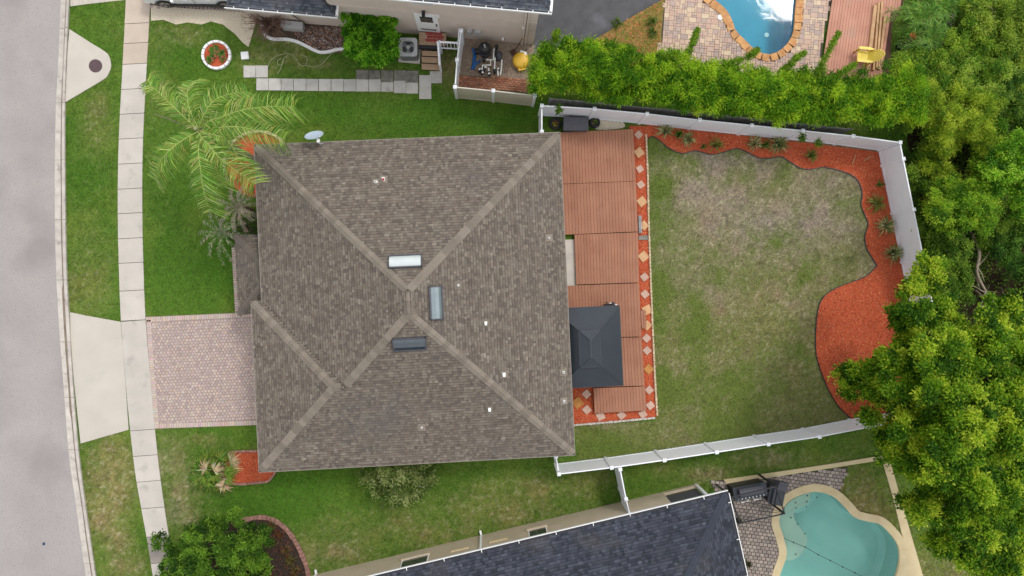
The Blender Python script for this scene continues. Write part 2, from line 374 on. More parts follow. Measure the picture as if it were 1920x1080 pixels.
POOL_N_PX = [(1336,0),(1355,14),(1370,36),(1377,58),(1396,77),(1415,96),(1430,102),(1447,103.5),(1466,94),(1480,79),(1489,58),(1491,29),(1494,0),(1500,-45),(1488,-95),(1440,-118),(1380,-112),(1330,-85),(1312,-48),(1318,-20)]
POOL_S_PX = [(1523,921),(1497,928),(1475.5,941),(1461.7,963),(1460,983),(1466,1002),(1473,1030),(1471,1049),(1460,1080),(1455,1115),(1475,1150),(1520,1165),(1580,1160),(1640,1135),(1672,1100),(1684,1070),(1688,1044),(1684,1020),(1667,997),(1648,981),(1625,976),(1603,969),(1587,952),(1567,933),(1545,923)]
pool_n = catmull(WP(POOL_N_PX), 4, True); pool_s = catmull(WP(POOL_S_PX), 4, True)

BED_E_PX = [(1213,262),(1222,255),(1236,262),(1255.5,278),(1280,287),(1303,282),(1333,289),(1355,285),(1380,278),(1400,284),(1422,295),(1444,296),(1464,293),(1480,302),(1500,314),(1519,317),(1544,313),(1572,318.6),(1597,328),(1611,342),(1617,364),(1615,384),(1622,403),(1628,420),(1622,442),(1625,464),(1636,484),(1644,498),(1638,505),(1620,520.6),(1573,538),(1546,555.6),(1534.5,579),(1530,618),(1530,657),(1538,692),(1554,731),(1573,762),(1597,785)]
bed_e_line = catmull(WP(BED_E_PX), 4)
bed_e = bed_e_line + WP([(1640,778),(1758,755),(1752,700),(1725,600),(1698,480),(1670,390),(1649,285),(1500,266),(1292,243),(1213,234)])
bed_deck = WP([(1180,236),(1213,236),(1215,330),(1217,420),(1222,560),(1228,700),(1232,781),(1150,789),(1060,797),(1056,720),(1115,720),(1200,720),(1190,500),(1184,350)])
bed_palm = [W(485, 310) + Vector((1.5 * math.cos(a), 1.5 * math.sin(a), 0)) for a in np.linspace(0, 2 * math.pi, 40, endpoint=False)]
bed_front_s = catmull(WP([(428,852),(450,848),(505,850),(520,870),(505,898),(488,902),(440,905),(418,890),(416,866)]), 4, True)
bed_corner = catmull(WP([(400,985),(455,975),(495,969),(525,984),(548,1010),(566,1042),(578,1075),(586,1120),(560,1190),(440,1210),(380,1150),(370,1040)]), 4, True)
sand_poly = WP([(283,10),(380,18),(470,20),(480,40),(474,62),(466,88),(455,80),(441,64),(418,46),(395,40),(378,46),(352,42),(330,46),(306,37),(283,39)])
drive_n = WP([(283,-160),(283,13),(330,16),(380,19),(478,23),(478,-160)])
BED_N_EDGE = [(486,28),(489,45),(493,64),(502,73),(514,77),(540,77.5),(560,83),(578,92),(598,101),(615,101),(637,96),(657,98),(690,104)]
bed_n_edge = catmull(WP(BED_N_EDGE), 5)
bed_n = bed_n_edge + WP([(705,60),(640,46),(533,36),(490,20)])
equip = WP([(862,60),(1010,86),(1010,176),(930,170),(858,166)])
tarp_poly = WP([(1006,-40),(1265,-40),(1240,0),(1196,24),(1150,52),(1105,80),(1050,120),(1000,110),(1003,60)])
patch_poly = WP([(1300,-60),(1248,-40),(1240,0),(1196,24),(1150,52),(1105,80),(1090,120),(1240,135),(1240,60),(1246,0),(1247,-60)])
terr_px = [(u, v) for u, v in POOL_N_PX if v > -60]
deck_n_pavers = WP([(1246,-70),(1246,0),(1240,60),(1232,128),(1330,140),(1440,146),(1536,150),(1545,60),(1560,0),(1570,-70)])
wooddeck_n = WP([(1571,-70),(1561,0),(1546,60),(1537,150),(1668,150),(1668,90),(1668,58),(1672,40),(1690,22),(1696,0),(1700,-70)])
strip_s = WP([(1356,899),(1440,887),(1560,869),(1653,854),(1656,862),(1560,877),(1440,896),(1362,907)])
deck_s_pavers = WP([(1330,902),(1440,894),(1590,876),(1580,905),(1573,926),(1540,918),(1500,921),(1466,945),(1452,975),(1458,1004),(1465,1040),(1455,1070),(1440,1180),(1370,1180),(1370,960)])
walk_se = WP([(1653,860),(1668,862),(1690,940),(1732,1085),(1756,1180),(1700,1180),(1688,1090),(1699,1030),(1690,1000),(1676,940)])
inlet = WP([(131,55),(127,100),(123,192),(160,170),(195,149),(203,140),(208,128),(208,116),(204,104),(196,96),(170,80)])
apron = WP([(131,585),(160,591),(226.6,603),(231,655),(236,720),(241.7,806),(200,818),(151,832),(144,770),(137,700),(132,630)])
drive = WP([(273,594),(480,585),(560,582),(560,795),(480,797),(290,804),(281,700)])
wood_edge = WP([(1740,130),(1700,262),(1722,360),(1748,480),(1790,700),(1800,790),(1860,900),(1880,1300),(2700,1300),(2700,-400),(1800,-400),(1760,0)])
nb_s_house = WP([(560,1085),(1312,906),(1390,1240),(600,1400)])
nb_n_house = WP([(480,-300),(478,36),(985,86),(1005,-300)])
house_fp = WP([(500,290),(1040,268),(1060,830),(505,855)])

EXCL = [bed_e, bed_deck, bed_palm, bed_front_s, bed_corner, sand_poly, drive_n, bed_n, equip, tarp_poly, deck_n_pavers, wooddeck_n, deck_s_pavers, strip_s, walk_se, inlet, apron, drive, nb_s_house, nb_n_house, house_fp,
        curb_b + road_e[::-1], road_e + [Vector((-60, -40, 0)), Vector((-60, 40, 0))], walk_l + walk_r[::-1],
        offset_closed(pool_s, 0.3), offset_closed(pool_n, 0.3), WP([(1050,246),(1188,240),(1214,772),(1060,780)])]

def px_of(x, y):
    X = _c * x - _s * CAM_H; Z = _s * x + _c * CAM_H
    return 960 + FPX * X / Z, 540 - FPX * y / Z
def g3(r, g, b): return np.array(S(r, g, b))
LUSH, MID, DARK, DRY, GREY, BROWN, YEL, SOIL = g3(80,120,38), g3(102,132,52), g3(66,94,38), g3(156,148,90), g3(164,149,138), g3(148,120,88), g3(132,148,60), g3(58,48,36)
BLOBS = [  # u, v, ru, rv, dry, grey
    (165,520,40,90,.28,0),(180,230,30,60,.25,0),(215,60,25,30,.1,0),(205,890,40,60,.75,.1),(190,950,40,50,.8,.1),(215,1010,30,40,.6,.1),(235,1060,40,30,.5,.1),
    (310,860,35,40,.6,.3),(340,930,35,60,.65,.3),(385,825,40,12,.5,.1),(330,960,30,30,.6,.6),(300,70,40,30,.2,0),(355,65,35,18,.45,.2),(305,165,30,60,.1,0),
    (690,985,140,40,.3,.0),(820,1000,120,30,.35,.05),(960,955,140,35,.4,.05),(1000,920,110,25,.45,0),(620,1040,70,30,.5,.2),(1100,900,60,20,.3,0),
    (1390,380,150,80,.75,.55),(1300,340,80,60,.8,.75),(1330,420,80,70,.85,.8),(1480,350,90,40,.7,.6),(1560,400,70,70,.7,.5),(1570,510,60,50,.75,.6),(1420,300,60,20,.6,.5),
    (1300,540,60,80,.5,.45),(1400,520,100,80,.55,.3),(1480,600,70,90,.45,.3),(1300,660,50,90,.35,.35),(1530,690,40,60,.5,.4),(1470,760,90,30,.35,.1),(1150,800,70,12,.55,.5),(1350,610,60,60,.45,.35),(1560,780,30,20,.5,.2),
    (1440,860,60,18,.6,.3),(1330,890,50,18,.5,.2),(1600,930,60,60,.55,0),(1250,880,40,15,.3,0),(1230,840,60,12,.2,0),
    (510,110,60,30,.35,.2),(480,100,20,15,.5,0),(600,120,30,12,.3,.2),(840,130,20,40,.5,.2),(560,60,60,30,.6,.3),(1640,1000,60,80,.5,0),(1790,1060,80,60,.6,.1)]
GREENS = [(370,520,100,70,1.0),(600,205,90,28,.6),(860,215,150,30,.8),(400,130,60,40,.5),(170,60,40,60,.4),(560,940,110,60,.8),(640,910,120,30,.6),(420,820,70,15,.5),(1130,840,90,14,.8),(1240,330,24,120,.55),(1240,640,24,130,.35),(1450,480,40,40,.5),(1420,700,90,60,.45),(350,350,60,80,.4),(1300,250,60,20,.4)]
def lawn_colour(x, y):
    u, v = px_of(x, y)
    n1 = fbm(x, y, 2.2, 1); n2 = fbm(x, y, 0.7, 5); n3 = fbm(x, y, 0.17, 9, 3); n4 = fbm(x, y, 1.2, 14)
    D = 0.05 + 0 * x; G = 0 * x; Lg = 0 * x
    for a, b, ru, rv, d, g in BLOBS:
        e = np.exp(-(((u - a) / ru) ** 2 + ((v - b) / rv) ** 2)); D = np.maximum(D, d * e ** .8) + .15 * d * e; G = np.maximum(G, g * e)
    for a, b, ru, rv, d in GREENS: Lg = np.maximum(Lg, d * np.exp(-(((u - a) / ru) ** 2 + ((v - b) / rv) ** 2)))
    back = inpoly(x, y, WP([(1214,230),(1650,270),(1740,560),(1700,790),(1080,870),(1080,800),(1230,790)]))
    D = np.where(back, np.maximum(D, .30 + .48 * np.clip((760 - v) / 300, 0, 1) * np.clip((u - 1220) / 90, 0, 1)) , D); G = np.where(back, np.maximum(G, .3 + .5 * np.clip((640 - v) / 250, 0, 1)), G)
    D = np.clip(D * (0.35 + 1.3 * n2) * (0.5 + n4) + (n3 - .5) * .8 * np.minimum(D + .15, .6) - .35 * Lg * (1 - .6 * n2) - np.where(back, .55 * np.clip((fbm(x, y, 1.7, 51) - .5) * 4, 0, 1), 0), 0, 1)
    G = np.clip(G * (.3 + 1.4 * n1), 0, 1)
    w = lambda t: t[..., None]
    c = LUSH + (MID - LUSH) * w(np.clip((n1 - .35) * 2.2, 0, 1)); c = c + (YEL - c) * w(np.clip((n4 - .5) * 2, 0, 1) * .5)
    c = np.where(w(back), c + (g3(120,130,68) - c) * .78, c); c = c + (LUSH * 1.08 - c) * w(Lg * .6 * np.where(back, .35, 1))
    dry = DRY + (BROWN - DRY) * w(np.clip((n2 - .4) * 2.5, 0, 1) * .6); dry = dry + (GREY - dry) * w(G)
    c = c + (dry - c) * w(D)
    c = np.where(w(back), c * (1 - .25 * w(np.clip(n3 - .45, 0, 1) * 2)) + .02 * w(np.clip(n3 - .6, 0, 1)), c)
    n5 = vnoise(x, y, .1, 77); n6 = vnoise(x, y, .17, 81)
    c = c + (g3(196,186,158) - c) * w(np.clip((n5 - .6) * 3, 0, 1) * np.clip(D * 1.2, 0, .8) * .75); c = c * (1 - .35 * w(np.clip((n6 - .62) * 3, 0, 1) * np.clip(D + .25, 0, .9)))
    wood = inpoly(x, y, wood_edge)
    c = np.where(w(wood), SOIL * (0.6 + .9 * w(n2)), c)
    return np.clip(c * (0.82 + .36 * w(n3)), 0.003, 1)

# ------------------------------------------------------------------ ground
def grid_ground():
    st = 0.085; xs = np.arange(-26, 29, st); ys = np.arange(-17, 17.4, st); nx, ny = len(xs), len(ys)
    X, Y = np.meshgrid(xs, ys); X = X.ravel(); Y = Y.ravel()
    idx = np.arange(nx * ny).reshape(ny, nx)
    q = np.stack([idx[:-1, :-1], idx[:-1, 1:], idx[1:, 1:], idx[1:, :-1]], -1).reshape(-1, 4)
    cx = X[q].mean(1); cy = Y[q].mean(1)
    keep = ~(inpoly(cx, cy, offset_closed(pool_n, 0.12)) | inpoly(cx, cy, offset_closed(pool_s, 0.12)))
    q = q[keep]
    Z = -0.02 + 0.012 * (fbm(X, Y, 1.5, 20) - .5)
    colr = np.concatenate([lawn_colour(X, Y), np.ones((len(X), 1))], 1)
    x0, x1, y0, y1 = xs[0], xs[-1], ys[0], ys[-1]; B = 600
    ex = np.array([(x0,y0),(x1,y0),(x1,y1),(x0,y1),(-B,-B),(B,-B),(B,B),(-B,B)]); o = len(X)
    co = np.concatenate([np.stack([X, Y, Z], 1), np.concatenate([ex, np.full((8, 1), -0.02)], 1)])
    q = np.concatenate([q, np.array([(o+4,o+5,o+1,o),(o+5,o+6,o+2,o+1),(o+6,o+7,o+3,o+2),(o+7,o+4,o,o+3)])])
    colr = np.concatenate([colr, np.tile(np.append(LUSH, 1), (8, 1))])
    return co, q, colr
def np_mesh(name, co, faces, colr, m, k=4):
    me = bpy.data.meshes.new(name); nf = len(faces)
    me.vertices.add(len(co)); me.vertices.foreach_set('co', np.ascontiguousarray(co, np.float32).ravel())
    me.loops.add(nf * k); me.loops.foreach_set('vertex_index', np.ascontiguousarray(faces, np.int32).ravel())
    me.polygons.add(nf); me.polygons.foreach_set('loop_start', np.arange(0, nf * k, k, dtype=np.int32)); me.polygons.foreach_set('loop_total', np.full(nf, k, np.int32))
    me.update(calc_edges=True)
    at = me.color_attributes.new('Col', 'FLOAT_COLOR', 'POINT'); at.data.foreach_set('color', np.ascontiguousarray(colr, np.float32).ravel())
    me.materials.append(m); return me
co, q, cc = grid_ground()
gnd = link('ground', np_mesh('ground', co, q, cc, M['ground'])); gnd['kind'] = 'structure'

# grass blades over the lawns
def blades(n, x0, x1, y0, y1):
    x = rng.uniform(x0, x1, n); y = rng.uniform(y0, y1, n); ok = np.ones(n, bool)
    for p in EXCL: ok &= ~inpoly(x, y, p)
    ok &= ~inpoly(x, y, wood_edge)
    x, y = x[ok], y[ok]; n = len(x); c = lawn_colour(x, y) * rng.uniform(.62, 1.42, (n, 1))
    straw = rng.random(n) < .05; c[straw] = c[straw] * .5 + DRY * .6
    a = rng.uniform(0, 2 * np.pi, n); ln_ = rng.uniform(.03, .075, n); w = rng.uniform(.006, .016, n); h = rng.uniform(.015, .045, n)
    d = np.stack([np.cos(a), np.sin(a)], 1); p = np.stack([-d[:, 1], d[:, 0]], 1)
    b = np.stack([x, y], 1)
    co = np.zeros((n, 3, 3)); co[:, 0, :2] = b - p * w[:, None]; co[:, 1, :2] = b + p * w[:, None]; co[:, 2, :2] = b + d * ln_[:, None]
    co[:, :2, 2] = -.02; co[:, 2, 2] = h
    cr = np.ones((n, 3, 4)); cr[:, :, :3] = c[:, None, :]
    return co.reshape(-1, 3), np.arange(n * 3).reshape(-1, 3), cr.reshape(-1, 4)
co, q, cc = blades(520000, -21.5, 22.5, -14.6, 14.6)
go = link('grass', np_mesh('grass', co, q, cc, M['grass'], 3)); go['kind'] = 'stuff'
tag(go, 'short mown grass, green with dry patches, on all the lawns', 'grass')

# ------------------------------------------------------------------ road, kerb, sidewalk, driveways
mb = MB(); n = len(road_e)
mb.add([(p.x, p.y, -0.008) for p in road_e] + [(-60, p.y - (12 if i == n - 1 else 0) + (12 if i == 0 else 0), -0.008) for i, p in enumerate(road_e)],
       [(i, i + 1, n + i + 1, n + i) for i in range(n - 1)])
struct('road', mb, M['road'])
kerb = link('kerb', None); kerb['kind'] = 'structure'
curve_r = resample(to_world(dense(ROAD_E)), 0.02)
def kerb_piece(v0, v1):
    mb = MB(); k = 6; prof = []
    for i in range(k + 1):
        v = v0 + (v1 - v0) * i / k
        a = W(at_v_s(ROAD_E, v), v); b = W(at_v_s(CURB_B, v), v); prof.append((a, b))
    vs_, fs = [], []
    sec = [(0, 0.006), (0.45, -0.004), (0.6, -0.002), (0.74, 0.07), (0.96, 0.09), (1.0, 0.08), (1.0, -0.12), (0, -0.12)]
    for a, b in prof:
        for t, z in sec: p = a.lerp(b, t); vs_.append((p.x, p.y, z))
    m_ = len(sec)
    for i in range(k):
        for j in range(m_): fs.append((i*m_+j, i*m_+(j+1)%m_, (i+1)*m_+(j+1)%m_, (i+1)*m_+j))
    fs += [tuple(range(m_)), tuple(k*m_+j for j in range(m_))[::-1]]
    mb.add(vs_, fs); mb.mesh
    part('kerb_section', mb, M['kerb'], kerb)
def smooth_line(line):
    pts = dense(line); return [(p.x, p.y) for p in pts]
_sl = {}
def at_v_s(line, v):
    k = id(line)
    if k not in _sl: _sl[k] = smooth_line(line)
    return at_v(_sl[k], v)
kv = [-250,-150,-50,53,193,300,412,525,641,745,843,947,1056,1160,1280]
for a, b in zip(kv, kv[1:]): kerb_piece(a + 0.35, b - 0.35)
mb = MB(); vv = np.arange(-200, 1260, 12.0); dl = []
for v in vv:
    a_ = W(at_v_s(ROAD_E, v), v); b_ = W(at_v_s(CURB_B, v), v); wd_ = .02 + .035 * float(vnoise(0, v, 60, 3)) + (.05 if 540 < v < 780 else 0); dl += [a_.lerp(b_, .62 - wd_ * 2), a_.lerp(b_, .66)]
mb.add([(p.x, p.y, .004 if i % 2 == 0 else .03) for i, p in enumerate(dl)], [(2*i, 2*i+1, 2*i+3, 2*i+2) for i in range(len(vv) - 1)])
part('gutter_dirt', mb, M['gutter_dirt'], kerb)

walk = MB(); walk.add([(p.x, p.y, -0.012) for p in walk_l + walk_r], [(i, i + 1, len(walk_l) + i + 1, len(walk_l) + i) for i in range(len(walk_l) - 1)])
sidewalk = struct('sidewalk', walk, M['joint'])
wv = [-250,-190,-143,-96,-50,-2,44,81,120,167,213.5,260,307,354,400,447,493,545,601,806,854,902,952,1005,1055,1108,1160,1215,1270]
for i, (a, b) in enumerate(zip(wv, wv[1:])):
    pl, pr = [], []
    for t in (0, .25, .5, .75, 1):
        v = a + .45 + (b - a - .9) * t; pl.append(W(at_v_s(WALK_L, v), v + (2 if b > 790 or a > 560 else 1))); pr.append(W(at_v_s(WALK_R, v), v - 1.5))
    m_ = 'concrete_dark' if a == 1005 else 'beige_concrete' if a < 120 else 'concrete'
    part('slab', MB().prism(pl + pr[::-1], -0.06, 0.018 + random.uniform(-.004, .004), 0.006), M[m_], sidewalk)
struct('driveway_apron', MB().prism(WP([(133,-120),(132,12),(170,7),(234,0),(240,-120)]), -0.06, 0.014, 0.006), M['apron'])
struct('driveway_apron', MB().prism(offset_closed(apron, -0.012), -0.06, 0.014, 0.006), M['apron'])

def cobbles(poly, z0, z1, kind, cw, ch, gap, pal, rot, jitter=0.012, inset=0.0):
    """pavers laid in a field: hex = rounded six-sided cobbles, rect = running bond"""
    mb = MB(); px = [p[0] for p in poly]; py = [p[1] for p in poly]; cx, cy = sum(px) / len(px), sum(py) / len(py)
    R = max(max(px) - min(px), max(py) - min(py)); cr, sr = math.cos(rot), math.sin(rot); cand = []
    ni = int(R / cw) + 2; nj = int(R / ch) + 2
    for j in range(-nj, nj):
        for i in range(-ni, ni):
            lx = (i + (0.5 if j % 2 else 0)) * cw; ly = j * ch; cand.append((cx + lx * cr - ly * sr, cy + lx * sr + ly * cr, lx, ly))
    ca = np.array(cand); shr = offset_closed([Vector((p[0], p[1], 0)) for p in poly], -inset) if inset else poly
    ok = inpoly(ca[:, 0], ca[:, 1], shr)
    tone = fbm(ca[:, 0], ca[:, 1], 1.4, 31)
    for (x, y, _, _), k, tn in zip(cand, ok, tone):
        if not k: continue
        x += random.uniform(-jitter, jitter); y += random.uniform(-jitter, jitter); base = random.choice(pal)
        f = (0.86 + .3 * tn) * random.uniform(.9, 1.1); mb.col(tuple(c * f for c in base))
        if kind == 'hex':
            a0 = random.uniform(-.15, .15); r = (cw - gap) * .54 * random.uniform(.93, 1.04); ring = [(math.cos(a0 + rot + k_ * math.pi / 4) * r, math.sin(a0 + rot + k_ * math.pi / 4) * r * ch / cw * 1.12) for k_ in range(8)]
        else:
            w, h = (cw - gap) / 2, (ch - gap) / 2; ring = [(a * cr - b * sr, a * sr + b * cr) for a, b in ((-w,-h),(w,-h),(w,h),(-w,h))]
        n_ = len(ring); zt = z1 + random.uniform(-.003, .003)
        mb.add([(x + a, y + b, z0) for a, b in ring] + [(x + a * .9, y + b * .9, zt) for a, b in ring],
               [(i, (i + 1) % n_, n_ + (i + 1) % n_, n_ + i) for i in range(n_)] + [tuple(n_ + i for i in range(n_))])
    return mb
PINK = [S(196,174,166), S(190,170,164), S(202,184,170), S(184,164,160), S(194,176,170), S(202,178,164)]
dw = struct('driveway', MB().prism(drive, -0.06, 0.012), M['joint_pink'])
ROT_H = math.radians(2.7)
part('paver_field', cobbles(drive, -0.02, 0.022, 'hex', 0.15, 0.134, 0.01, PINK, ROT_H, inset=0.24), M['paver'], dw, kind='stuff', recalc=False)
def soldier(line, width, z0, z1, pal, step=0.11, mb=None, side=1):
    mb = mb or MB(); pts = resample(line, step)
    for a, b in zip(pts, pts[1:]):
        t = (b - a).normalized(); nrm = Vector((t.y, -t.x, 0)) * side; g = t * 0.008
        mb.col(tuple(c * random.uniform(.9, 1.1) for c in random.choice(pal)))
        mb.prism([a + g, b - g, b - g + nrm * width, a + g + nrm * width], z0, z1)
    return mb
PKB = [S(206,186,174), S(202,181,170), S(210,191,180)]
mbs = soldier(WP([(274,595),(480,586)]), 0.2, -0.02, 0.025, PKB, side=1)
soldier(WP([(290.5,803),(500,796)]), 0.2, -0.02, 0.025, PKB, mb=mbs, side=-1)
soldier(WP([(275,600),(282,700),(290,797)]), 0.2, -0.02, 0.025, PKB, mb=mbs, side=-1)
part('border_course', mbs, M['paver'], dw, kind='stuff')
entry = struct('entry_walk', MB().prism(WP([(434,462),(500,458),(505,590),(441,592)]), -0.06, 0.003), M['joint'])
mbs = soldier(WP([(434.5,464),(441.5,590)]), 0.2, -0.02, 0.028, PKB, side=-1)
part('border_course', mbs, M['paver'], entry, kind='stuff')
part('paver_field', cobbles(WP([(443,466),(500,462),(504,588),(449,590)]), -0.02, 0.02, 'hex', 0.17, 0.152, 0.012, PINK, ROT_H), M['paver'], entry, kind='stuff', recalc=False)

# storm inlet pad with its round cover
pad = thing('storm_drain_inlet', 'pale concrete storm drain pad with a round iron cover beside the kerb', 'storm drain', W(165, 124))
part('concrete_pad', MB().prism(catmull(inlet[:3], 3) + catmull(inlet[2:], 4)[1:], -0.06, 0.035, 0.01), M['apron'], pad)
c = W(180, 124); mc = part('manhole_cover', MB().lathe((c.x, c.y, 0.03), [(0.3, 0), (0.3, 0.018), (0.275, 0.018), (0.275, 0.012), (0.262, 0.012), (0.262, 0.018), (0.02, 0.02)], 40), M['manhole'], pad)
grip = MB()
for k in range(20):
    a = k * 2.4; r = 0.05 + 0.19 * math.sqrt(k / 20); grip.box((c.x + r * math.cos(a), c.y + r * math.sin(a), 0.05), (0.035, 0.035, 0.012), a)
part('tread_pattern', grip, M['manhole'], mc)
c = W(82, 1020); solo('road_marker', MB().box((c.x, c.y, 0.002), (0.1, 0.1, 0.02)).box((c.x, c.y, 0.017), (0.07, 0.07, 0.01)).box((c.x + .03, c.y + .05, 0.004), (0.05, 0.05, 0.012)), M['bluedot'], 'small blue reflective marker on the road', 'road marker')

# ------------------------------------------------------------------ mulch beds, gravel, soil
def bed(name, poly, m, z=0.008): return struct(name, MB().prism(poly, -0.1, z), M[m])
bed('mulch_bed', bed_e, 'mulch'); bed('mulch_bed', bed_deck, 'mulch', 0.012); bed('mulch_bed', bed_palm, 'mulch'); bed('mulch_bed', bed_front_s, 'mulch', 0.01); bed('mulch_bed', bed_corner, 'dark_soil')
bed('gravel_patch', sand_poly, 'sand'); bed('planting_bed', bed_n, 'soil', 0.012)
bed('weedy_mulch_strip', patch_poly, 'patch', 0.006)
bed('equipment_yard', equip, 'yard', 0.008)
def chips(polys, dens, pal, name, label, size=(.03, .09), z=0.012, cat='mulch', h=.03, mname='chip'):
    co, fa, cr = [], [], []
    for poly in polys:
        pa = np.array([(p[0], p[1]) for p in poly]); lo, hi = pa.min(0), pa.max(0); n = int((hi - lo).prod() * dens)
        x = rng.uniform(lo[0], hi[0], n); y = rng.uniform(lo[1], hi[1], n); k = inpoly(x, y, poly); x, y = x[k], y[k]; n = len(x)
        a = rng.uniform(0, 6.28, n); l = rng.uniform(*size, n) / 2; w = l * rng.uniform(.25, .5, n); z0 = z + rng.uniform(0, h, n)
        d = np.stack([np.cos(a), np.sin(a)], 1); p = np.stack([-d[:, 1], d[:, 0]], 1); c = np.stack([x, y], 1)
        q = np.zeros((n, 4, 3)); q[:, 0, :2] = c - d * l[:, None]; q[:, 1, :2] = c - p * w[:, None]; q[:, 2, :2] = c + d * l[:, None]; q[:, 3, :2] = c + p * w[:, None]
        q[:, :, 2] = z0[:, None] + rng.uniform(-.012, .012, (n, 4))
        pc = np.array(pal)[rng.integers(0, len(pal), n)] * rng.uniform(.7, 1.3, (n, 1)); cc = np.ones((n, 4, 4)); cc[:, :, :3] = pc[:, None]
        co.append(q.reshape(-1, 3)); cr.append(cc.reshape(-1, 4))
    co = np.concatenate(co); o = link(name, np_mesh(name, co, np.arange(len(co)).reshape(-1, 4), np.concatenate(cr), M[mname])); o['kind'] = 'stuff'; return tag(o, label, cat)
MUL = [S(214,104,64), S(200,90,54), S(224,120,78), S(178,72,44), S(232,150,108)]
chips([bed_e, bed_deck, bed_palm, bed_front_s], 420, MUL, 'mulch_chips', 'red wood mulch chips covering the beds around the yard')
chips([bed_corner], 300, [S(92,72,60), S(70,56,50), S(150,80,60), S(120,96,76)], 'bark_litter', 'dark bark litter in the corner bed behind the big shrub')
chips([WP([(565,395/8),(640,48),(650,98),(612,100),(580,88)]), WP([(548,50),(640,52),(640,92),(596,96),(560,78)])], 420, [S(150,110,96), S(120,92,84), S(176,170,166), S(96,84,80), S(190,150,130)], 'broken_stones', 'broken red brick and grey stones in the bed along the neighbouring wall', (.06, .16), .02, 'stones', .06)
chips([equip], 500, [S(180,162,144), S(160,146,132), S(196,184,170), S(130,116,102), S(170,140,116)], 'gravel', 'brown grey gravel around the pool equipment', (.03, .08), .01, 'gravel', .02)
chips([patch_poly], 260, [S(190,110,64), S(170,130,70), S(206,150,96), S(120,140,50), S(110,134,46), S(140,150,66)], 'dry_litter', 'orange mulch and dry litter between the dark sheet and the pool pavers', (.04, .12), .01, 'litter', .03)
# ------------------------------------------------------------------ shingled roofs
def roof_rows(mb, poly, e, up, pal, exposure=0.125, tabs=(0.09, 0.22), thick=0.014, seed=0):
    """poly: world points of one flat roof face; e: eave direction; up: up-slope direction"""
    nrm = e.cross(up).normalized()
    if nrm.z < 0: nrm = -nrm
    o = poly[0]; q = [((p - o).dot(e), (p - o).dot(up)) for p in poly]
    smin = min(b for a, b in q); smax = max(b for a, b in q); r = random.Random(seed); nr = int(math.ceil((smax - smin) / exposure))
    for k in range(nr):
        s0 = smin + k * exposure; s1 = s0 + exposure; sm = min(s0 + exposure * .5, smax - 1e-4); xs = []
        for i in range(len(q)):
            a, b = q[i - 1], q[i]
            if (a[1] > sm) != (b[1] > sm): xs.append(a[0] + (b[0] - a[0]) * (sm - a[1]) / (b[1] - a[1]))
        xs.sort()
        for x0, x1 in zip(xs[::2], xs[1::2]):
            x = x0 - r.uniform(0, .1); shade = r.uniform(.95, 1.05)
            while x < x1:
                w = r.choice((r.uniform(*tabs), r.uniform(*tabs), tabs[0] * 1.2)); a, b = max(x, x0), min(x + w, x1)
                if b - a > .01:
                    t = thick * r.choice((.45, .5, 1.0)); dip = r.choice((0, 0, .015))
                    f = shade * (r.uniform(.9, 1.08) if r.random() > .07 else r.uniform(1.15, 1.32)); cbase = r.choice(pal); mb.col(tuple(c * f for c in cbase))
                    P0 = o + e * (a + .002) + up * (s0 - dip) + nrm * t; P1 = o + e * (b - .002) + up * (s0 - dip) + nrm * t
                    P2 = o + e * (b - .002) + up * s1 + nrm * .003; P3 = o + e * (a + .002) + up * s1 + nrm * .003
                    P4 = P0.lerp(P3, .76); P5 = P1.lerp(P2, .76); mb.add([P0, P1, P5, P4, P0 - nrm * t, P1 - nrm * t], [(0, 1, 2, 3), (4, 5, 1, 0)]); mb.col(tuple(c * f * .62 for c in cbase)); mb.add([P4, P5, P2, P3], [(0, 1, 2, 3)])  # darker upper band: printed tone that also paints in the shadow line between courses
                x += w
    return mb
def cap_mesh(name, width, length, drop, m):
    mb = MB(); h = width / 2; t = .022
    for k, y0 in ((0, 0),):
        sec = [(-h, -drop), (-h * .35, -drop * .3), (0, 0.008), (h * .35, -drop * .3), (h, -drop)]
        vs_ = [(x, 0, z + t) for x, z in sec] + [(x, length, z) for x, z in sec] + [(x, 0, z - .004) for x, z in sec]
        fs = [(i, i + 1, 6 + i, 5 + i) for i in range(4)] + [(10 + i, 11 + i, i + 1, i) for i in range(4)]
        mb.add(vs_, fs)
    return mb.mesh(name, m)
def run_caps(a, b, me, parent, exposure, lift=.02, start=0.0):
    d = (b - a); ln_ = d.length; d.normalize(); x = d.cross(Vector((0, 0, 1))).normalized(); z = x.cross(d)
    R = Matrix((x, d, z)).transposed(); n = int(ln_ / exposure)
    for k in range(n):
        piece('ridge_cap', me, parent, a + d * (start + k * exposure) + z * lift, M=R)
    return n
BROWNS = [S(129,119,108), S(122,112,102), S(138,129,118), S(112,103,95), S(127,116,105), S(133,124,113), S(117,108,99)]
PITCH = 5 / 12
hx = Vector((math.cos(ROT_H), math.sin(ROT_H), 0)); hy = Vector((-math.sin(ROT_H), math.cos(ROT_H), 0)); UP = Vector((0, 0, 1))
def HL(x, y, z): return hx * x + hy * y + UP * z
ZE = 3.0; XL, XR, YT, YB, XG, YG = -9.68, 3.258, 6.50, -7.304, -10.12, -0.09
hw = (XR - XL) / 2; XM = (XL + XR) / 2; ZR = ZE + PITCH * hw; gh = (YG - YB) / 2; XP = XG + gh; YP = (YG + YB) / 2; ZP = ZE + PITCH * gh; XV = XL + gh
rN = HL(XM, YT - hw, ZR); rS = HL(XM, YB + hw, ZR); cA = HL(XL, YT, ZE); cB = HL(XR, YT, ZE); cC = HL(XR, YB, ZE); cD = HL(XG, YB, ZE); cE = HL(XG, YG, ZE); cF = HL(XL, YG, ZE); pk = HL(XP, YP, ZP); vj = HL(XV, YP, ZP)
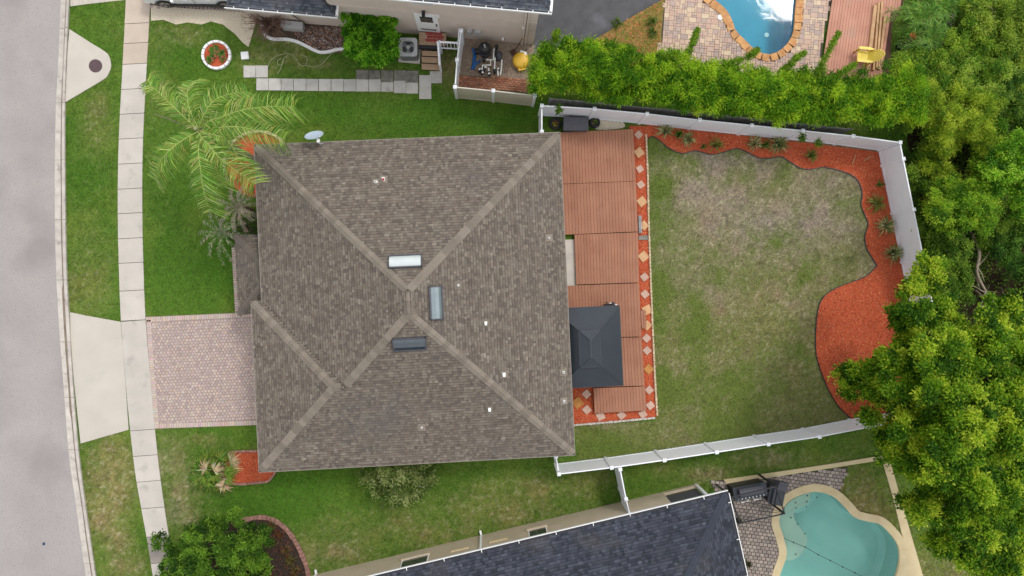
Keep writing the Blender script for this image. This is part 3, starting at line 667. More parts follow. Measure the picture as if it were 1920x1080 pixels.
house = thing('house', 'single storey house with brown shingled hip roof in the middle', 'house', HL(XM, (YT + YB) / 2, 0))
wall_in = 0.45
part('wall', MB().prism([HL(XL + wall_in, YT - wall_in, 0), HL(XR - wall_in, YT - wall_in, 0), HL(XR - wall_in, YB + wall_in, 0), HL(XG + wall_in, YB + wall_in, 0), HL(XG + wall_in, YG - wall_in, 0), HL(XL + wall_in, YG - wall_in, 0)], -0.1, ZE - .16), M['housewall'], house)
ol = [HL(XL, YT, 0), HL(XR, YT, 0), HL(XR, YB, 0), HL(XG, YB, 0), HL(XG, YG, 0), HL(XL, YG, 0)]
part('soffit', MB().prism(offset_closed(ol, -.03), ZE - .16, ZE - .03), M['trim'], house)
faces = [([cA, cB, rN], hx, (-hy)), ([cF, cA, rN, rS, vj], -hy, hx), ([cB, cC, rS, rN], -hy, -hx), ([cD, cC, rS, vj, pk], hx, hy), ([cE, cD, pk], -hy, hx), ([cE, cF, vj, pk], hx, -hy)]
mb = MB()
for poly, e, u in faces: mb.add([p - UP * .012 for p in poly], [tuple(range(len(poly)))])
roof = part('roof', mb, M['under'], house)
mb = MB()
for i, (poly, e, u) in enumerate(faces):
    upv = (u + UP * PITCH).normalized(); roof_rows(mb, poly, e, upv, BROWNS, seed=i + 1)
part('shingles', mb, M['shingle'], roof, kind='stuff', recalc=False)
cap = cap_mesh('ridge_cap', .33, .30, .05, M['cap']); cap_p = cap_mesh('ridge_cap', .3, .30, .045, M['cap_dark'])
for a, b in ((cA, rN), (cB, rN), (cC, rS), (cD, pk), (cE, pk), (vj, rS), ): run_caps(a, b, cap, roof, .245, start=.1)
for a, b in ((pk, vj), (rS, rN)): run_caps(a, b, cap, roof, .245, .045)
mb = MB()
for a, b in zip(ol, ol[1:] + ol[:1]):
    t = (b - a).normalized(); n_ = Vector((t.y, -t.x, 0)); s = -1 if (a + n_ * .1 - HL(XM, 0, 0)).length < (a - n_ * .1 - HL(XM, 0, 0)).length else 1
    mb.box(((a.x + b.x) / 2 + n_.x * s * .012, (a.y + b.y) / 2 + n_.y * s * .012, ZE - .055), ((b - a).length + .03, .024, .14), math.atan2(t.y, t.x))
part('drip_edge', mb, M['drip'], roof)

# entry porch roof
def to_h(p): return p.dot(hx), p.dot(hy)
zp = 2.25; x0, y1 = to_h(W(440, 442, zp)); x0b, y0 = to_h(W(447, 590, zp)); x0 = (x0 + x0b) / 2; xh = XL + .5; hw2 = (y1 - y0) / 2; dx = xh - x0
p1, p2 = HL(x0, y1, zp), HL(x0, y0, zp); zt = zp + PITCH * dx
q1, q2 = HL(xh, y1 - dx, zt), HL(xh, y0 + dx, zt); e1, e2 = HL(xh, y1, zp), HL(xh, y0, zp)
pf = [([p2, p1, q1, q2], -hy, hx), ([p1, e1, q1], hx, -hy), ([p2, e2, q2], hx, hy)]
mb = MB()
for poly, e, u in pf: mb.add([p - UP * .012 for p in poly], [tuple(range(len(poly)))])
mb.prism([p1, p2, e2, e1], zp - .14, zp - .02)
porch = part('porch_roof', mb, M['under'], house)
mb = MB()
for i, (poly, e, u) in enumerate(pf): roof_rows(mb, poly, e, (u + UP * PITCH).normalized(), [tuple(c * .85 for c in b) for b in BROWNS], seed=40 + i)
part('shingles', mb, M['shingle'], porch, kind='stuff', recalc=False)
for a, b in ((p1, q1), (p2, q2)): run_caps(a, b, cap_p, porch, .245)
for yy in (y1 - .25, y0 + .25): c = HL(x0 + .25, yy, 0); part('porch_post', MB().box((c.x, c.y, (zp - .14) / 2), (.2, .2, zp - .14), ROT_H), M['trim'], house)

# what sits on the roof
def roof_z(p):
    x, y = to_h(p); d = min(x - XL, XR - x, YT - y, y - YB); return ZE + PITCH * max(min(d, hw), 0)
def on_roof(u, v):
    z = 4.0
    for _ in range(12): z = roof_z(W(u, v, z))
    return W(u, v, z)
def skylight(u, v, along, slope, label, m):
    c = on_roof(u, v); upv = (slope + UP * PITCH).normalized(); nrm = along.cross(upv)
    if nrm.z < 0: nrm = -nrm
    R = Matrix((along, upv, along.cross(upv))).transposed()
    if along.cross(upv).z < 0: R = Matrix((-along, upv, (-along).cross(upv))).transposed()
    Ls, Ws = 1.32, .56; t = thing('skylight', label, 'skylight', c)
    mb = MB()
    for sx, sy, w_, h_ in ((0, .5, Ls, .05), (0, -.5, Ls, .05), (.5, 0, .05, Ws), (-.5, 0, .05, Ws)):
        off = R @ Vector((sx * (Ls - .05), sy * (Ws - .05), .05)); mb.box(c + off, (w_, h_, .12), M=R)
    part('curb_frame', mb, M['dgrey'], t)
    mb = MB(); K = 10; vs_, fs = [], []
    for i in range(K + 1):
        y = (i / K - .5) * (Ws - .09); z = .07 + .1 * math.cos((i / K - .5) * math.pi)
        for x in (-Ls / 2 + .045, Ls / 2 - .045): vs_.append(c + R @ Vector((x, y, z)))
    for i in range(K): fs.append((2 * i, 2 * i + 1, 2 * i + 3, 2 * i + 2))
    fs += [tuple(range(0, 2 * K + 2, 2)), tuple(range(1, 2 * K + 2, 2))]
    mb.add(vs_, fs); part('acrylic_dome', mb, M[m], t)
skylight(760, 491, hx, -hy, 'white glaring skylight on the north slope above the ridge', 'white_glare')
skylight(817, 568, hy, -hx, 'upright pale grey skylight east of the ridge', 'sheen_glass')
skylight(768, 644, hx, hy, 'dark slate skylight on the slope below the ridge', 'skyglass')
def vent(u, v, r, h, label, m='pvc', boxy=False):
    c = on_roof(u, v); t = thing('roof_vent', label, 'roof vent', c, 'small vents on the brown roof')
    x, y = to_h(c); d = [(x - XL, hx), (XR - x, -hx), (YT - y, -hy), (y - YB, hy)]; sl = min(d, key=lambda k: k[0])[1]; upv = (sl + UP * PITCH).normalized(); nn = Vector((-sl.x * PITCH, -sl.y * PITCH, 1)).normalized(); ax = upv.cross(nn)
    part('flashing', MB().box(c + nn * .02, (.3, .34, .015), M=Matrix((ax, upv, nn)).transposed()), M['cap'], t)
    if boxy: part('hood', MB().box((c.x, c.y, h / 2 + c.z), (r * 1.6, r * 2.6, h), ROT_H).box((c.x, c.y + r * .5, h + c.z + .02), (r * 1.9, r * 1.6, .04), ROT_H), M[m], t)
    else: part('pipe', MB().lathe((c.x, c.y, c.z - .05), [(r * 1.6, .05), (r * 1.2, .09), (r, .1), (r, h + .05), (r * .7, h + .05), (r * .65, h - .1)], 14), M[m], t)
vent(705, 342, .055, .2, 'round white pipe vent beside the red capped one on the roof')
vent(720, 337, .06, .16, 'white roof vent with a red top near the satellite dish side', boxy=True)
c = on_roof(720, 337); rc = MB().box((c.x, c.y - .02, c.z + .225), (.08, .1, .02), ROT_H)
part('red_cap', rc, M['red'], bpy.data.objects[[o.name for o in col.objects if o.name.startswith('roof_vent')][-1]])
for u, v, r, h, bx, lab in ((1029,446,.04,.16,False,'thin pipe vent at the deck side edge level with the deck seam'), (859,535,.04,.16,False,'thin pipe vent just right of the upright skylight'), (911,606,.06,.14,True,'white boxy vent with dark mouth right of the ridge end'),
        (945,702,.065,.16,True,'white boxy vent beside the lower right hip of the brown roof'), (918,767,.06,.2,True,'tall white boxy vent below the lower right hip'), (791,801,.035,.14,False,'thin pipe vent low on the south slope'),
        (1056,698,.045,.2,False,'white pipe vent at the roof edge beside the gazebo'), (1057,752,.045,.2,False,'white pipe vent at the roof edge below the gazebo')): vent(u, v, r, h, lab, boxy=bx)
c = W(600, 267, 3.15); sd = thing('satellite_dish', 'pale blue oval satellite dish on the roof edge above the lawn', 'satellite dish', (c.x, c.y, 3.0))
part('mount', MB().tube([(c.x, c.y - .1, 2.98), (c.x, c.y, 3.3), (c.x - .08, c.y + .15, 3.45)], .025, 8).box((c.x, c.y - .1, 3.02), (.2, .2, .03), ROT_H), M['lgrey'], sd)
dc = W(589, 254, 3.5); mb = MB(); nz = Vector((-.12, .72, .68)).normalized(); ax = nz.cross(UP).normalized(); ay = nz.cross(ax); vs_, fs = [dc - nz * .05], []
for j in (1, 2, 3):
    for k in range(24): a = k * math.pi / 12; vs_.append(dc + (ax * math.cos(a) * .4 + ay * math.sin(a) * .33) * j / 3 + nz * (.07 * (j / 3) ** 2 - .05))
for k in range(24):
    fs.append((0, 1 + k, 1 + (k + 1) % 24))
    for j in (0, 1): fs.append((1 + j * 24 + k, 1 + j * 24 + (k + 1) % 24, 25 + j * 24 + (k + 1) % 24, 25 + j * 24 + k))
mb.add(vs_, fs); part('reflector', mb, M['dish'], sd)
part('feed_arm', MB().tube([dc - nz * .05, Vector((c.x - .06, c.y + .12, 3.42)), Vector((c.x + .1, c.y + .16, 3.62))], .02, 6).box((c.x + .02, c.y, 3.52), (.12, .16, .1)), M['pvc'], sd)

# ------------------------------------------------------------------ timber deck
DZ = 0.26
def boards(sections, parent, m, z, bw, thick=.03, gap=.009):
    for q in sections:
        a, b, c_, d = [W(u, v, z) for u, v in q]    # top-left, top-right, bottom-right, bottom-left: boards run from top to bottom
        wt = (b - a).length; n_ = max(1, round(wt / bw)); g = gap / wt
        for k in range(n_):
            t0, t1 = k / n_ + g / 2, (k + 1) / n_ - g / 2; j = random.uniform(-.004, .004)
            poly = [a.lerp(b, t0), a.lerp(b, t1), d.lerp(c_, t1), d.lerp(c_, t0)]
            part('deck_board', MB().prism(poly, z - thick, z + j, .003), m, parent)
deck = thing('timber_deck', 'long reddish brown timber deck along the back of the brown roofed house', 'deck', W(1130, 500))
secs = [[(1048,248.5),(1187.5,242),(1192.3,339.3),(1052,344.8)], [(1052,345.5),(1192.4,340),(1196.3,434),(1056,440)], [(1077,440),(1196.4,435.5),(1198.5,529.5),(1080.5,533.5)],
        [(1056,536),(1198.6,531),(1203,631),(1060,634)], [(1060,635.5),(1203.2,632.5),(1209,723),(1064,727)], [(1112.5,728),(1209.3,724.5),(1212,769.5),(1115,775)]]
boards(secs, deck, M['deck'], DZ, .145)
sub = MB()
for q in secs: sub.prism(offset_closed(WP(q, DZ), -.03), 0.0, DZ - .035)
part('joist_frame', sub, M['dark_wood'], deck)
st1 = thing('deck_step', 'short weathered timber step against the deck edge beside a tan stone', 'step', W(1200, 421)); boards([[(1197,404),(1203,404),(1204,437),(1197.5,437)]], st1, M['greywood'], .16, .075); part('riser', MB().prism(offset_closed(WP([(1197,404),(1203,404),(1204,437),(1197.5,437)], .16), -.02), 0, .125), M['dark_wood'], st1)
st2 = thing('deck_step', 'reddish timber step beside the gazebo partly covering two stones', 'step', W(1207, 598)); boards([[(1201,582),(1210.5,582),(1212,615),(1203,616)]], st2, M['deck'], .16, .11); part('riser', MB().prism(offset_closed(WP([(1201,582),(1210.5,582),(1212,615),(1203,616)], .16), -.02), 0, .125), M['dark_wood'], st2)
struct('concrete_landing', MB().prism(WP([(1050,450),(1079,449),(1083,537),(1050,538)]), -.05, .1), M['concrete'])
solo('flat_stone', MB().prism(WP([(1197,442),(1215,441),(1216,450),(1197,450)]), 0, .05, .01), M['slab_old'], 'flat grey brick bridging the mulch strip beside the deck', 'stone')
struct('concrete_patch', MB().prism(catmull(WP([(1118,228),(1135,224),(1160,225),(1170,231),(1167,240),(1118,243)]), 3, True), -.05, .01), M['sand'])

# ------------------------------------------------------------------ stepping stones
stones = [(1197,253,.32,'p',.75),(1198,286,.40,'t',.6),(1199.5,317,.31,'p',.6),(1201,346.5,.31,'p',.6),(1203,378,.40,'t',.65),(1207,423,.36,'t',.75),(1206,481,.42,'t',.72),(1208,519.5,.33,'p',.68),(1209,551.5,.33,'p',.7),
          (1213,581,.42,'t',.5),(1213,610,.36,'t',.8),(1212,634,.33,'p',.75),(1213,657,.33,'p',.7),(1216,692,.38,'m',.7),(1217,731,.33,'p',.72),(1219,760,.34,'p',.7),(1205,776,.34,'p',.6),(1165,778,.35,'p',.72),(1126,780,.37,'p',.45),(1099.5,738.5,.35,'p',.72),(1100,768,.35,'p',.72),(1083,755,.45,'m',.6)]
num = ['first','second','third','fourth','fifth','sixth','seventh','eighth','ninth','tenth','eleventh','twelfth','thirteenth','fourteenth','fifteenth','sixteenth','seventeenth']
cnt = {'p': 'pale pink', 't': 'orange tan', 'm': 'ochre'}
special = {16: 'pale pink square stepping stone at the lower right corner of the deck', 17: 'pale pink square stepping stone under the middle of the deck bottom edge', 18: 'pale pink square stepping stone under the deck left bottom corner', 19: 'pale pink square stepping stone below the gazebo, upper of the two', 20: 'pale pink square stepping stone left of the lowest deck section, lower of two', 21: 'ochre stepping stone half under the roof edge below the gazebo'}
for i, (u, v, s_, k, a) in enumerate(stones):
    lab = special.get(i) or f'{cnt[k]} square stepping stone, {num[i]} from the white fence down the deck mulch strip'
    c = W(u, v); h = s_ / 2; a2 = a + random.uniform(-.06, .06)
    poly = [c + Vector((math.cos(a2 + q * math.pi / 2 + math.pi / 4), math.sin(a2 + q * math.pi / 2 + math.pi / 4), 0)) * h * 1.38 for q in range(4)]
    solo('stepping_stone', MB().prism(poly, .005, .058, .008), M[{'p': 'stone_pink', 't': 'stone_tan', 'm': 'stone_moss'}[k]], lab, 'stepping stone', 'square stepping stones around the deck')

# ------------------------------------------------------------------ edgings
def edging(name, label, line, step, w, h, m, group=None, zig=0.0):
    pts = resample(line, step); mid = line[len(line) // 2]; t = thing(name, label, 'edging', (mid.x, mid.y, 0), group)
    unit = MB().prism([(-.5, -.5), (.5, -.5), (.5, .5), (-.5, .5)], 0, 1, .12).mesh('edging_stone', M[m])
    for a, b in zip(pts[:300], pts[1:301]):
        c = (a + b) / 2; d = b - a
        piece('edging_stone', unit, t, (c.x, c.y, 0), math.atan2(d.y, d.x) + random.uniform(-zig, zig), (step * .94, w * random.uniform(.85, 1.15), h * random.uniform(.85, 1.15)))
edging('stone_edging', 'cream stone edging between the deck mulch strip and the back lawn', catmull(WP([(1211,252),(1214,330),(1216,420),(1221,560),(1227,700),(1232,781)]), 5), .17, .085, .1, 'edging', zig=.12)
edging('stone_edging', 'pale stone edging along the bottom of the deck mulch below the gazebo', WP([(1062,798),(1150,790.5),(1229,783)]), .2, .09, .1, 'kerb', zig=.08)
cp = W(485, 310); edging('scalloped_edging', 'pale scalloped edging round the palm mulch bed', [cp + Vector((1.56 * math.cos(a), 1.56 * math.sin(a), 0)) for a in np.linspace(math.radians(25), math.radians(215), 60)], .14, .13, .12, 'edging', zig=.1)
fb = offset_closed(bed_front_s, .05); edging('brick_edging', 'small brick edging round the mulch bed by the garage corner', fb + fb[:1], .17, .1, .09, 'brick_edge', zig=.08)
cb = catmull(WP([(452,976),(480,970),(503,971),(530,985),(550,1008),(566,1038),(576,1066),(583,1110),(580,1150)]), 6); edging('brick_edging', 'curved red brick edging of the corner bed beside the big round shrub', cb, .2, .2, .1, 'brick_edge', zig=.05)
mb = MB(); mb.ring(offset_open(bed_e_line, 0.0), offset_open(bed_e_line, .035), -.05, .035, False); solo('lawn_edging', mb, M['black'], 'thin black wavy lawn edging along the red back bed', 'edging')
wl = resample(bed_n_edge, .08); mb = MB(); mb.ring(wl, offset_open(wl, -.13), -.05, .11, False); solo('concrete_edging', mb, M['trim'], 'white curved concrete edging of the bed by the neighbouring wall', 'edging')

# ------------------------------------------------------------------ white fences
FH = 1.83
postm = MB().box((0, 0, FH / 2), (.127, .127, FH)).mesh('post', M['white'])
capm = MB().add([(-.08,-.08,0),(.08,-.08,0),(.08,.08,0),(-.08,.08,0),(-.08,-.08,.03),(.08,-.08,.03),(.08,.08,.03),(-.08,.08,.03),(0,0,.07)], [(0,3,2,1),(0,1,5,4),(1,2,6,5),(2,3,7,6),(3,0,4,7),(4,5,8),(5,6,8),(6,7,8),(7,4,8)]).mesh('post_cap', M['white'])
def fence(label, tops, name='vinyl_fence', h=FH, mats=('white',), first=True, last=True, pm=postm, cm=capm, inner=None):
    P = [W(u, v, h) for u, v in tops]; mid = P[len(P) // 2]; t = thing(name, label, 'fence', (mid.x, mid.y, 0))
    for i, p in enumerate(P):
        if (i == 0 and not first) or (i == len(P) - 1 and not last): continue
        nx = P[min(i + 1, len(P) - 1)] - P[max(i - 1, 0)]
        po = piece('post', pm, t, (p.x, p.y, 0), math.atan2(nx.y, nx.x)); ca = link('post_cap', cm, po); ca.location = (0, 0, h)
    for a, b in zip(P, P[1:]):
        d = b - a; ln_ = d.length - .13; c = (a + b) / 2; rz = math.atan2(d.y, d.x)
        part('panel', MB().box((c.x, c.y, h / 2 - .01), (ln_, .022, h - .14), rz), M[mats[0]], t)
        part('top_rail', MB().box((c.x, c.y, h - .06), (ln_, .05, .09), rz), M[mats[0]], t)
        part('bottom_rail', MB().box((c.x, c.y, .09), (ln_, .05, .12), rz), M[mats[0]], t)
    return t
fence('white vinyl fence run along the bamboo hedge behind the red bed', [(1016,198),(1115,204),(1213.5,213.5),(1312,225),(1410,235),(1505.5,245),(1600,255),(1688,267)])
fence('white vinyl fence run at the woodland end of the back yard', [(1688.1,267.6),(1694,298),(1713.5,393),(1733,489),(1752,585),(1771,681),(1790,775)], first=False)
fence('white vinyl fence run along the bottom of the back yard', [(1048,889),(1147,877),(1246,863),(1344,848),(1441,833),(1537,819),(1629,801),(1720,786),(1787,775.5)], last=False)
fence('short white fence return from the house to the bottom fence corner', [(1042.5,856),(1047.5,885.5)], last=False)
fence('short white fence return joining the roof corner beside the black box', [(1016,201.5),(1016,247)], first=False)
fence('white fence and gate crossing the side lawn to the grey roof', [(1163,880),(1174,936),(1181,964)])
cfence = thing
fence('cream vinyl fence enclosing the pool equipment, facing the lawn', [(853,163),(925,170),(1003,179)], mats=('cream',))
fence('white vinyl fence beside the neighbouring steps, at right angles', [(865,57),(857,112),(853.4,160)], last=False)

def board_fence(label, tops, h):
    P = [W(u, v, h) for u, v in tops]; t = thing('board_fence', label, 'fence', (P[0].x, P[0].y, 0))
    unit = MB().box((0, 0, h / 2), (.14, .02, h)).mesh('fence_board', M['greywood'])
    for a, b in zip(P, P[1:]):
        d = b - a; n_ = int(d.length / .15); rz = math.atan2(d.y, d.x)
        for k in range(n_):
            c = a.lerp(b, (k + .5) / n_); piece('fence_board', unit, t, (c.x, c.y, 0), rz, (1, 1, random.uniform(.97, 1.03)))
        c = (a + b) / 2; part('rail', MB().box((c.x, c.y + .04, h * .8), (d.length, .05, .08), rz), M['greywood'], t)
board_fence('weathered grey board fence hidden behind the white fence by the bamboo', [(1030,184),(1310,211),(1600,242)], 1.5)

# ------------------------------------------------------------------ gazebo
GZ = 2.25; gz = thing('gazebo', 'slate blue metal gazebo with two tier roof on the deck', 'gazebo', W(1105, 650, DZ))
tr = W(1162, 573, GZ); br = W(1168, 722.5, GZ); gw = (W(1072,726,GZ) - W(1168,722.5,GZ)); gl = (br - tr); ex = -hx
gcx = W(1106, 653, 2.9); gcx = Vector((gcx.x, gcx.y, 0)); halfx = (to_h(tr)[0] + to_h(br)[0]) / 2 - to_h(gcx)[0]; halfy = (to_h(tr)[1] - to_h(br)[1]) / 2; cx0 = to_h(gcx)[0]; cy0 = (to_h(tr)[1] + to_h(br)[1]) / 2
def GP(x, y, z): return HL(cx0 + x, cy0 + y, z)
halfx = min(halfx, 1.5)
def tier(hx0, hy0, z0, hx1, hy1, z1, name, seams):
    a = [GP(-hx0,-hy0,z0), GP(hx0,-hy0,z0), GP(hx0,hy0,z0), GP(-hx0,hy0,z0)]; b = [GP(-hx1,-hy1,z1), GP(hx1,-hy1,z1), GP(hx1,hy1,z1), GP(-hx1,hy1,z1)]
    for i in range(4):
        j = (i + 1) % 4; k = seams[i % 2]
        for s in range(k):
            t0, t1 = s / k, (s + 1) / k
            lo = [a[i].lerp(a[j], t0), a[i].lerp(a[j], t1)]; hi = [b[i].lerp(b[j], t1), b[i].lerp(b[j], t0)]; n_ = (lo[1] - lo[0]).cross(hi[0] - lo[0]).normalized()
            if n_.z < 0: n_ = -n_
            pts = lo + hi; mb = MB().add(pts + [p - n_ * .02 for p in pts], [(0,1,2,3),(7,6,5,4),(0,4,5,1),(1,5,6,2),(2,6,7,3),(3,7,4,0)])
            part(name, mb, M['gazebo'], gz)
    for i in range(4): part('hip_strip', MB().tube([a[i] + UP * .008, b[i] + UP * .008], .018, 6), M['gazebo'], gz)
    for i in range(4): c = (a[i] + a[(i + 1) % 4]) / 2; d = a[(i + 1) % 4] - a[i]; part('eave_trim', MB().box((c.x, c.y, z0 - .035), (d.length + (.02 if i % 2 else -.04), .03, .08), math.atan2(d.y, d.x)), M['gazebo'], gz)
tier(halfx, halfy, GZ, .38, .72, GZ + .62, 'roof_panel', (3, 4))
tier(.46, .80, GZ + .70, .02, .38, GZ + .93, 'upper_roof_panel', (1, 3))
part('ridge_strip', MB().box(GP(0, 0, GZ + .935), (.07, .8, .03), ROT_H), M['gazebo'], gz)
for sx in (-1, 1):
    for sy in (-1, 1):
        c = GP(sx * (halfx - .25), sy * (halfy - .25), 0); part('post', MB().box((c.x, c.y, (GZ + DZ) / 2 - .02), (.1, .1, GZ - DZ - .02), ROT_H).box((c.x, c.y, DZ + .02), (.2, .2, .02), ROT_H), M['gazebo'], gz)
for sy in (-1, 1): a, b = GP(-halfx + .2, sy * (halfy - .25), GZ - .12), GP(halfx - .2, sy * (halfy - .25), GZ - .12); part('beam', MB().tube([a, b], .04, 6), M['gazebo'], gz)
for sx in (-1, 1): a, b = GP(sx * (halfx - .25), -halfy + .2, GZ - .12), GP(sx * (halfx - .25), halfy - .2, GZ - .12); part('beam', MB().tube([a, b], .04, 6), M['gazebo'], gz)
c = W(1142, 574, DZ); pc = thing('patio_chair', 'black and white patio chair peeking out above the gazebo roof', 'chair', (c.x, c.y, DZ + .003))
part('seat', MB().box((c.x, c.y - .1, DZ + .42), (.5, .5, .05), .3), M['black'], pc)
for k in range(4): part('slat', MB().box((c.x - .2 + k * .13, c.y + .18 - k * .03, DZ + .62), (.08, .03, .42), .3), M['trim' if k % 2 else 'black'], pc)
for sx in (-1, 1):
    for sy in (-1, 1): part('leg', MB().box((c.x + sx * .2, c.y - .1 + sy * .2, DZ + .2), (.04, .04, .4), .3), M['black'], pc)

# ------------------------------------------------------------------ by the top fence: storage box and tyres
a = [W(u, v, .62) for u, v in ((1057,218.5),(1104,220),(1103,245),(1056,244.5))]; c = W(1080, 230)
bx = thing('deck_box', 'dark grey plastic storage box between two old tyres by the fence', 'storage box', (c.x, c.y, 0))
part('body', MB().prism(offset_closed(a, -.03), 0, .55, .01), M['dgrey'], bx); part('lid', MB().prism(a, .55, .64, .025), M['dgrey'], bx)
def tyre(u, v, R, label, inner):
    c = W(u, v, .1); t = thing('tyre_planter', label, 'tyre', (c.x, c.y, 0), 'tyres by the storage box'); prof = []
    for k in range(13): w_ = 2 * math.pi * k / 12; prof.append((R * .76 + R * .24 * math.cos(w_), .11 + .11 * math.sin(w_)))
    mb = MB(); mb.smooth = True; n_ = 28
    vs_ = [(c.x + r * math.cos(2*math.pi*k/n_), c.y + r * math.sin(2*math.pi*k/n_), z) for r, z in prof[:-1] for k in range(n_)]
    mb.add(vs_, [(i*n_+k, i*n_+(k+1)%n_, ((i+1)%12)*n_+(k+1)%n_, ((i+1)%12)*n_+k) for i in range(12) for k in range(n_)])
    part('tyre', mb, M['rubber'], t)
    part('soil', MB().lathe((c.x, c.y, 0), [(R * .56, 0), (R * .56, .08), (.01, .1)], 18), M['soil'], t)
    mb = MB()
    for k in range(26):
        w_ = random.uniform(0, 6.28); r = random.uniform(.02, R * .45); p = Vector((c.x + r * math.cos(w_), c.y + r * math.sin(w_), .1)); d = Vector((math.cos(w_), math.sin(w_), 0)); mb.col(tuple(x * random.uniform(.7, 1.3) for x in random.choice(inner)))
        mb.strap([p, p + d * .05 + UP * .07, p + d * .12 + UP * .05], [.02, .035, .005])
    part('plant', mb, M['leafthin'], t, recalc=False)
tyre(1041, 232, .30, 'old black tyre planter with yellow flowers left of the box', [S(216,190,60), S(120,130,60), S(196,150,70), S(90,100,60)])
tyre(1115, 230, .26, 'old black tyre planter with green weeds right of the box', [S(110,140,60), S(90,120,50), S(140,150,80)])
# ------------------------------------------------------------------ pools
def shell(pool, depth, m, parent):
    ins = [Vector((p.x, p.y, 0)) for p in pool]; n_ = len(ins); mid = offset_closed(ins, -.25)
    vs_ = [(p.x, p.y, .01) for p in ins] + [(p.x, p.y, -depth + .25) for p in ins] + [(p.x, p.y, -depth) for p in mid]
    fs = [(k*n_+i, k*n_+(i+1)%n_, (k+1)*n_+(i+1)%n_, (k+1)*n_+i) for k in (0, 1) for i in range(n_)] + [tuple(2*n_+i for i in range(n_))]
    mb = MB().add(vs_, fs); mb.smooth = False; return part('basin', mb, m, parent)
pn = thing('swimming_pool', 'bright blue swimming pool with orange flagstone rim at the top', 'swimming pool', W(1430, 20))
shell(pool_n, 1.5, M['plaster_n'], pn)
mb = MB().add([(p.x, p.y, -.1) for p in pool_n], [tuple(range(len(pool_n)))]); part('water', mb, M['water_n'], pn)
ring = resample(pool_n + pool_n[:1], .36); ring.append(ring[0])
area = sum(a.x * b.y - b.x * a.y for a, b in zip(pool_n, pool_n[1:])); sgn = 1 if area > 0 else -1
for a, b in zip(ring, ring[1:]):
    t = (b - a)
    if t.length < .1: continue
    d = t.normalized(); n_ = Vector((d.y, -d.x, 0)) * sgn; g = d * .008; w0, w1 = random.uniform(.27, .36), random.uniform(.27, .36)
    part('coping_stone', MB().prism([a + g - n_ * .04, b - g - n_ * .04, b - g + n_ * w1, a + g + n_ * w0], -.06, .05 + random.uniform(0, .012), .008), M['coping_n'], pn)
c = W(1438, 65, -1.45); part('main_drain', MB().lathe((c.x, c.y, -1.5), [(.11, 0), (.11, .03), (.07, .03), (.07, .02), (.01, .02)], 20), M['pvc'], pn)
c = W(1350, 33); solo('skimmer_lid', MB().lathe((c.x, c.y, .03), [(.13, 0), (.13, .02), (.11, .025), (.01, .025)], 24), M['pvc'], 'round white skimmer lid on the pavers left of the blue pool', 'lid')

ps = thing('swimming_pool', 'teal kidney shaped swimming pool with cream rim at the lower right', 'swimming pool', W(1570, 1010))
bs = shell(pool_s, 1.5, M['plaster_s'], ps)
shelf_px = [(1520,922),(1497,929),(1476,942),(1462.5,964),(1461,983),(1467,1002),(1474,1030),(1472,1051),(1486,1051),(1499,1044),(1510,1030),(1515,1014),(1512,1002),(1502,990),(1493,978),(1489,966),(1493,957),(1503,952)]
shelf_px += [(1511,948),(1517,940),(1527,932),(1532,924)]
part('tanning_shelf', MB().prism(catmull(WP(shelf_px[:18] + [(1508,950),(1516,943),(1520,936)], -.4), 3, True), -1.4, -.42, .03), M['shelf'], ps)
part('upper_step', MB().prism(catmull(WP([(1519,922.5),(1498,929),(1477,942),(1470,955),(1478,958),(1488,951),(1500,944),(1512,938),(1517,931)], -.3), 3, True), -.5, -.26, .02), M['shelf'], ps)
part('lower_step', MB().prism(catmull(WP([(1500,930),(1490,948),(1488,962),(1500,962),(1514,955),(1522,945),(1530,938),(1533,926),(1520,922)], -.6), 3, True), -1.4, -.68, .02), M['plaster_s'], ps)
part('water', MB().add([(p.x, p.y, -.1) for p in pool_s], [tuple(range(len(pool_s)))]), M['water_s'], ps)
inner = offset_closed(pool_s, -.03); outer = offset_closed(pool_s, .34); part('coping', MB().ring(inner, outer, -.12, .04), M['coping_s'], ps)
for u, v in ((1513,929),(1531,932),(1491,942),(1512,940),(1492,952),(1511,950),(1474,957),(1485,972),(1498,984),(1511,1002),(1494,1041),(1473,1048)):
    c = W(u, v, -.3); part('step_marker', MB().box((c.x, c.y, -.41 if v > 955 else -.25), (.055, .055, .02), .5), M['rope'], ps)
rp = [W(u, v, -.08) for u, v in ((1447,996),(1465,1007),(1488,1017),(1510,1026),(1534,1040),(1557,1051),(1580,1063),(1603,1074),(1640,1092),(1660,1102))]; rp[0].z = .05
rope = thing('pool_rope', 'thin dark safety rope with small floats across the teal pool', 'rope', rp[4])
part('rope', MB().tube(rp, .012, 5), M['rope'], rope)
for p in rp[1:]: part('float', MB().lathe((p.x, p.y, p.z - .03), [(.012, 0), (.035, .015), (.035, .045), (.012, .06)], 10), M['rope'], rope)

